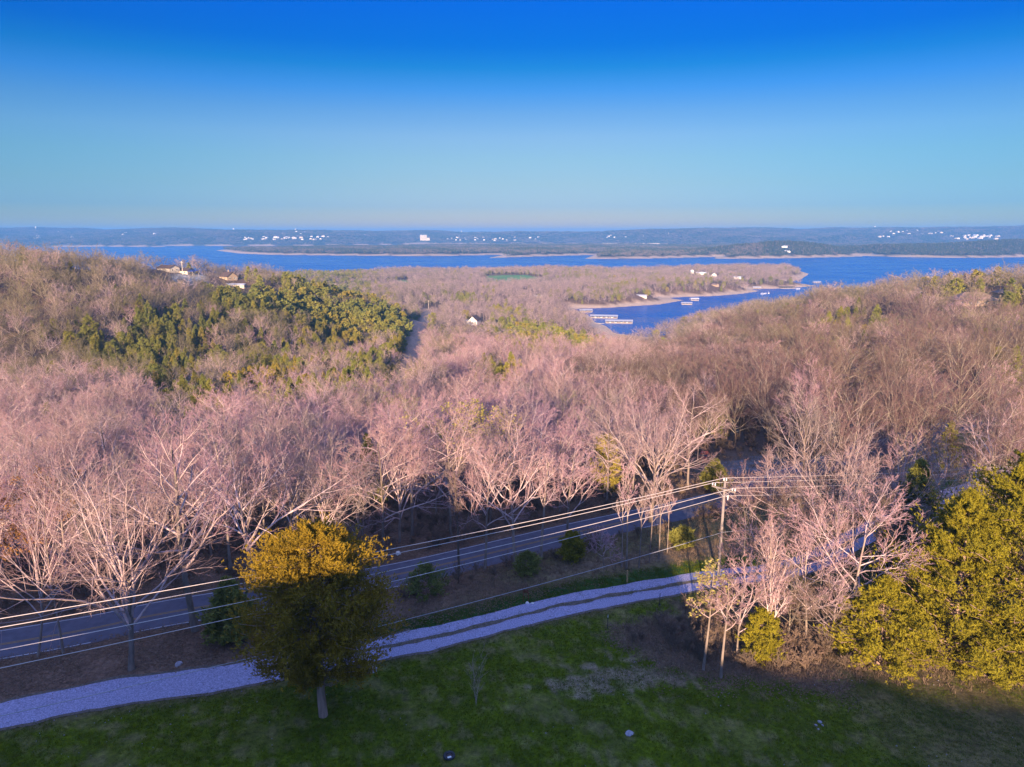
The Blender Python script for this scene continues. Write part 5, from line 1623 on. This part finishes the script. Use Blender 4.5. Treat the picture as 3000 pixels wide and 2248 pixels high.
# ------------------------------------------------------------------ small things by the drive and on the lawn
def post(name, label, px, py, h, parts, cat='post'):
    x, y = pick(px, py)
    t = thing(name, label, cat, (x, y, zl(x, y)))
    for nm, mb, m in parts(h):
        link(nm, mb.mesh(nm, [m]), t)
    return t


post('marker_post', 'short yellowish wooden post in dry grass left of the utility pole', 1837, 1708, 1.5,
     lambda h: [('shaft', MB().box((0, 0, h / 2 - .15), (.16, .14, h + .3)), 'post_wood'), ('cap', MB().box((0, 0, h + .03), (.18, .16, .06), taper=.7), 'post_wood')])
post('fence_post', 'thin dark steel fence post with a white tip on the lawn edge', 1780, 1842, 1.55,
     lambda h: [('shaft', MB().box((0, 0, h * .4 - .15), (.06, .02, h * .8 + .3)).box((0, .03, h * .4 - .15), (.02, .045, h * .8 + .3)), 'dark_metal'), ('tip', MB().box((0, 0, h * .9), (.065, .05, h * .2)), 'paint_white')])
post('fence_post', 'thin dark steel fence post at the near edge of the drive', 1932, 1775, 1.5,
     lambda h: [('shaft', MB().box((0, 0, h / 2 - .15), (.06, .02, h + .3)).box((0, .03, h / 2 - .15), (.02, .045, h + .3)), 'dark_metal'), ('anchor_plate', MB().box((0, .03, .12), (.2, .015, .22)), 'dark_metal')])
post('rusty_frame', 'rusty two-legged metal frame with a fallen slanting bar beside the drive', 1541, 1765, 1.75,
     lambda h: [('leg', MB().tubes(np.array([[[-.27, 0, -.2], [-.33, 0, h]]]), np.array([[.045, .045]]), 6), 'rust'), ('leg', MB().tubes(np.array([[[.27, 0, -.2], [.22, 0, h * .96]]]), np.array([[.045, .045]]), 6), 'rust'),
                ('crossbar', MB().tubes(np.array([[[-.42, -.03, h * 1.0], [.3, -.03, h * .62]]]), np.array([[.05, .05]]), 6), 'rust'), ('panel', MB().box((.0, .06, h * .72), (.5, .03, .32)), 'rust')], 'frame')


def rock(px, py, s, label, seed, m='stone', flat=.35, group=None, name='stone', lift=0.0):
    rng = np.random.default_rng(seed)
    x, y = pick(px, py)
    th = np.linspace(0, 2 * math.pi, 9)[:-1]
    rings = []
    for k, (zz, rr) in enumerate([(-.2, .95), (.35, 1.0), (.8, .75), (1.0, .35)]):
        r_ = s / 2 * rr * (1 + rng.normal(0, .12, 8))
        rings.append(np.stack([np.cos(th) * r_, np.sin(th) * r_ * .8, np.full(8, zz * s * flat) + rng.normal(0, .02 * s, 8)], 1))
    V = np.concatenate(rings); i = np.arange(32).reshape(4, 8)
    Q = np.stack([i[:-1], np.roll(i[:-1], -1, 1), np.roll(i[1:], -1, 1), i[1:]], -1).reshape(-1, 4)
    T = [(24, 24 + k, 25 + k) for k in range(1, 7)]
    o = link(name, MB().add(V, Q, T).mesh(name, [m]), None, (x, y, zl(x, y)), rng.uniform(0, 3))
    return tag(o, label, 'stone', group)


rock(1843, 2150, .8, 'flat pale stone slab lying alone on the lawn near the bottom', 1, flat=.10)
for k, (a, b, s) in enumerate([(2390, 2126, .3), (2402, 2116, .42), (2410, 2126, .24), (2397, 2137, .2)]):
    rock(a, b, s, ['left pale stone', 'largest pale stone, uppermost,', 'right pale stone', 'smallest pale stone, lowest,'][k] + ' of the little heap on the right of the lawn', 10 + k, flat=.25, group='broken stones on the right of the lawn')
rock(1545, 1768, .5, 'white stone at the foot of the rusty frame', 20, 'white_wall')
rock(1560, 1770, .35, 'smaller white stone just right of the rusty frame', 21, 'white_wall')
rock(523, 1948, .9, 'flat bluish stone on the leafy bank beside the large spreading tree', 22, flat=.15)
rock(1167, 1625, .9, 'pale boulder on the far verge of the road right of the cedar top', 23, 'white_wall', flat=.5)
rock(1085, 1962, 1.6, 'flat grey slab at the near edge of the drive right of the red cedar', 24, flat=.06)
x, y = pick(1316, 2218)
st = thing('fire_ring', 'charred dark ring with a white scrap on the lawn at the bottom edge', 'fire ring', (x, y, zl(x, y)))
a_ = np.linspace(0, 2 * math.pi, 15)
ringp = np.stack([np.cos(a_) * .36, np.sin(a_) * .36, np.full(15, .12)], 1)
link('rim', MB().tubes(ringp[None], np.full((1, 15), .12), 8).mesh('rim', ['dark_metal'], True), st)
link('ash', MB().tubes(np.array([[[0, 0, .0], [0, 0, .10]]]), np.array([[.33, .30]]), 12, cap=True).mesh('ash', ['roof_dark']), st)
link('scrap', MB().box((.05, -.33, .26), (.3, .16, .03), rz=.4).mesh('scrap', ['white_wall']), st)

# red pickup in the yard
x, y = pick(2062, 1352)
tr = thing('pickup_truck', 'red pickup truck half hidden by trees at the gravel yard', 'truck', (x, y, zl(x, y) + .02), R(70))
body = MB().box((0, 0, .72), (5.0, 1.8, .5)).box((1.75, 0, 1.06), (1.5, 1.72, .2), taper=.93).box((-1.6, .84, 1.13), (1.8, .1, .34)).box((-1.6, -.84, 1.13), (1.8, .1, .34)).box((-2.45, 0, 1.13), (.1, 1.78, .34))
link('body', body.mesh('body', ['red_paint']), tr)
cab = link('cab', MB().box((.2, 0, 1.4), (1.7, 1.66, .86), taper=.78).mesh('cab', ['red_paint']), tr)
link('window', MB().box((.2, 0, 1.45), (1.5, 1.62, .42), taper=.86).box((.2, 0, 1.45), (1.64, 1.3, .42), taper=.84).mesh('window', ['glass']), cab)
wy = np.array([[[0, -.12, 0], [0, .12, 0]]])
WH = MB().tubes(wy, np.array([[.38, .38]]), 14, cap=True).mesh('wheel', ['tyre'])
for a, b in ((1.6, .85), (1.6, -.85), (-1.5, .85), (-1.5, -.85)):
    link('wheel', WH, tr, (a, b, .36))
link('bumper', MB().box((2.55, 0, .55), (.12, 1.8, .2)).mesh('bumper', ['metal']), tr)
for s in (-1, 1):
    link('headlight', MB().box((2.52, s * .65, .8), (.06, .3, .18)).mesh('headlight', ['porcelain']), tr)
# ------------------------------------------------------------------ air
hz = MB().box((0, 0, 86.5), (31000, 31000, 197))
hm = bpy.data.materials.new('haze'); hm.use_nodes = True
hn = hm.node_tree.nodes
hn.remove(hn['Principled BSDF'])
pv = hn.new('ShaderNodeVolumePrincipled')
pv.inputs['Color'].default_value = (.14, .44, .96, 1)
pv.inputs['Density'].default_value = 1.2e-4
pv.inputs['Anisotropy'].default_value = 0.0
hm.node_tree.links.new(pv.outputs[0], hn['Material Output'].inputs['Volume'])
hz_o = tag(link('haze', hz.mesh('haze', [hm])), kind='stuff')
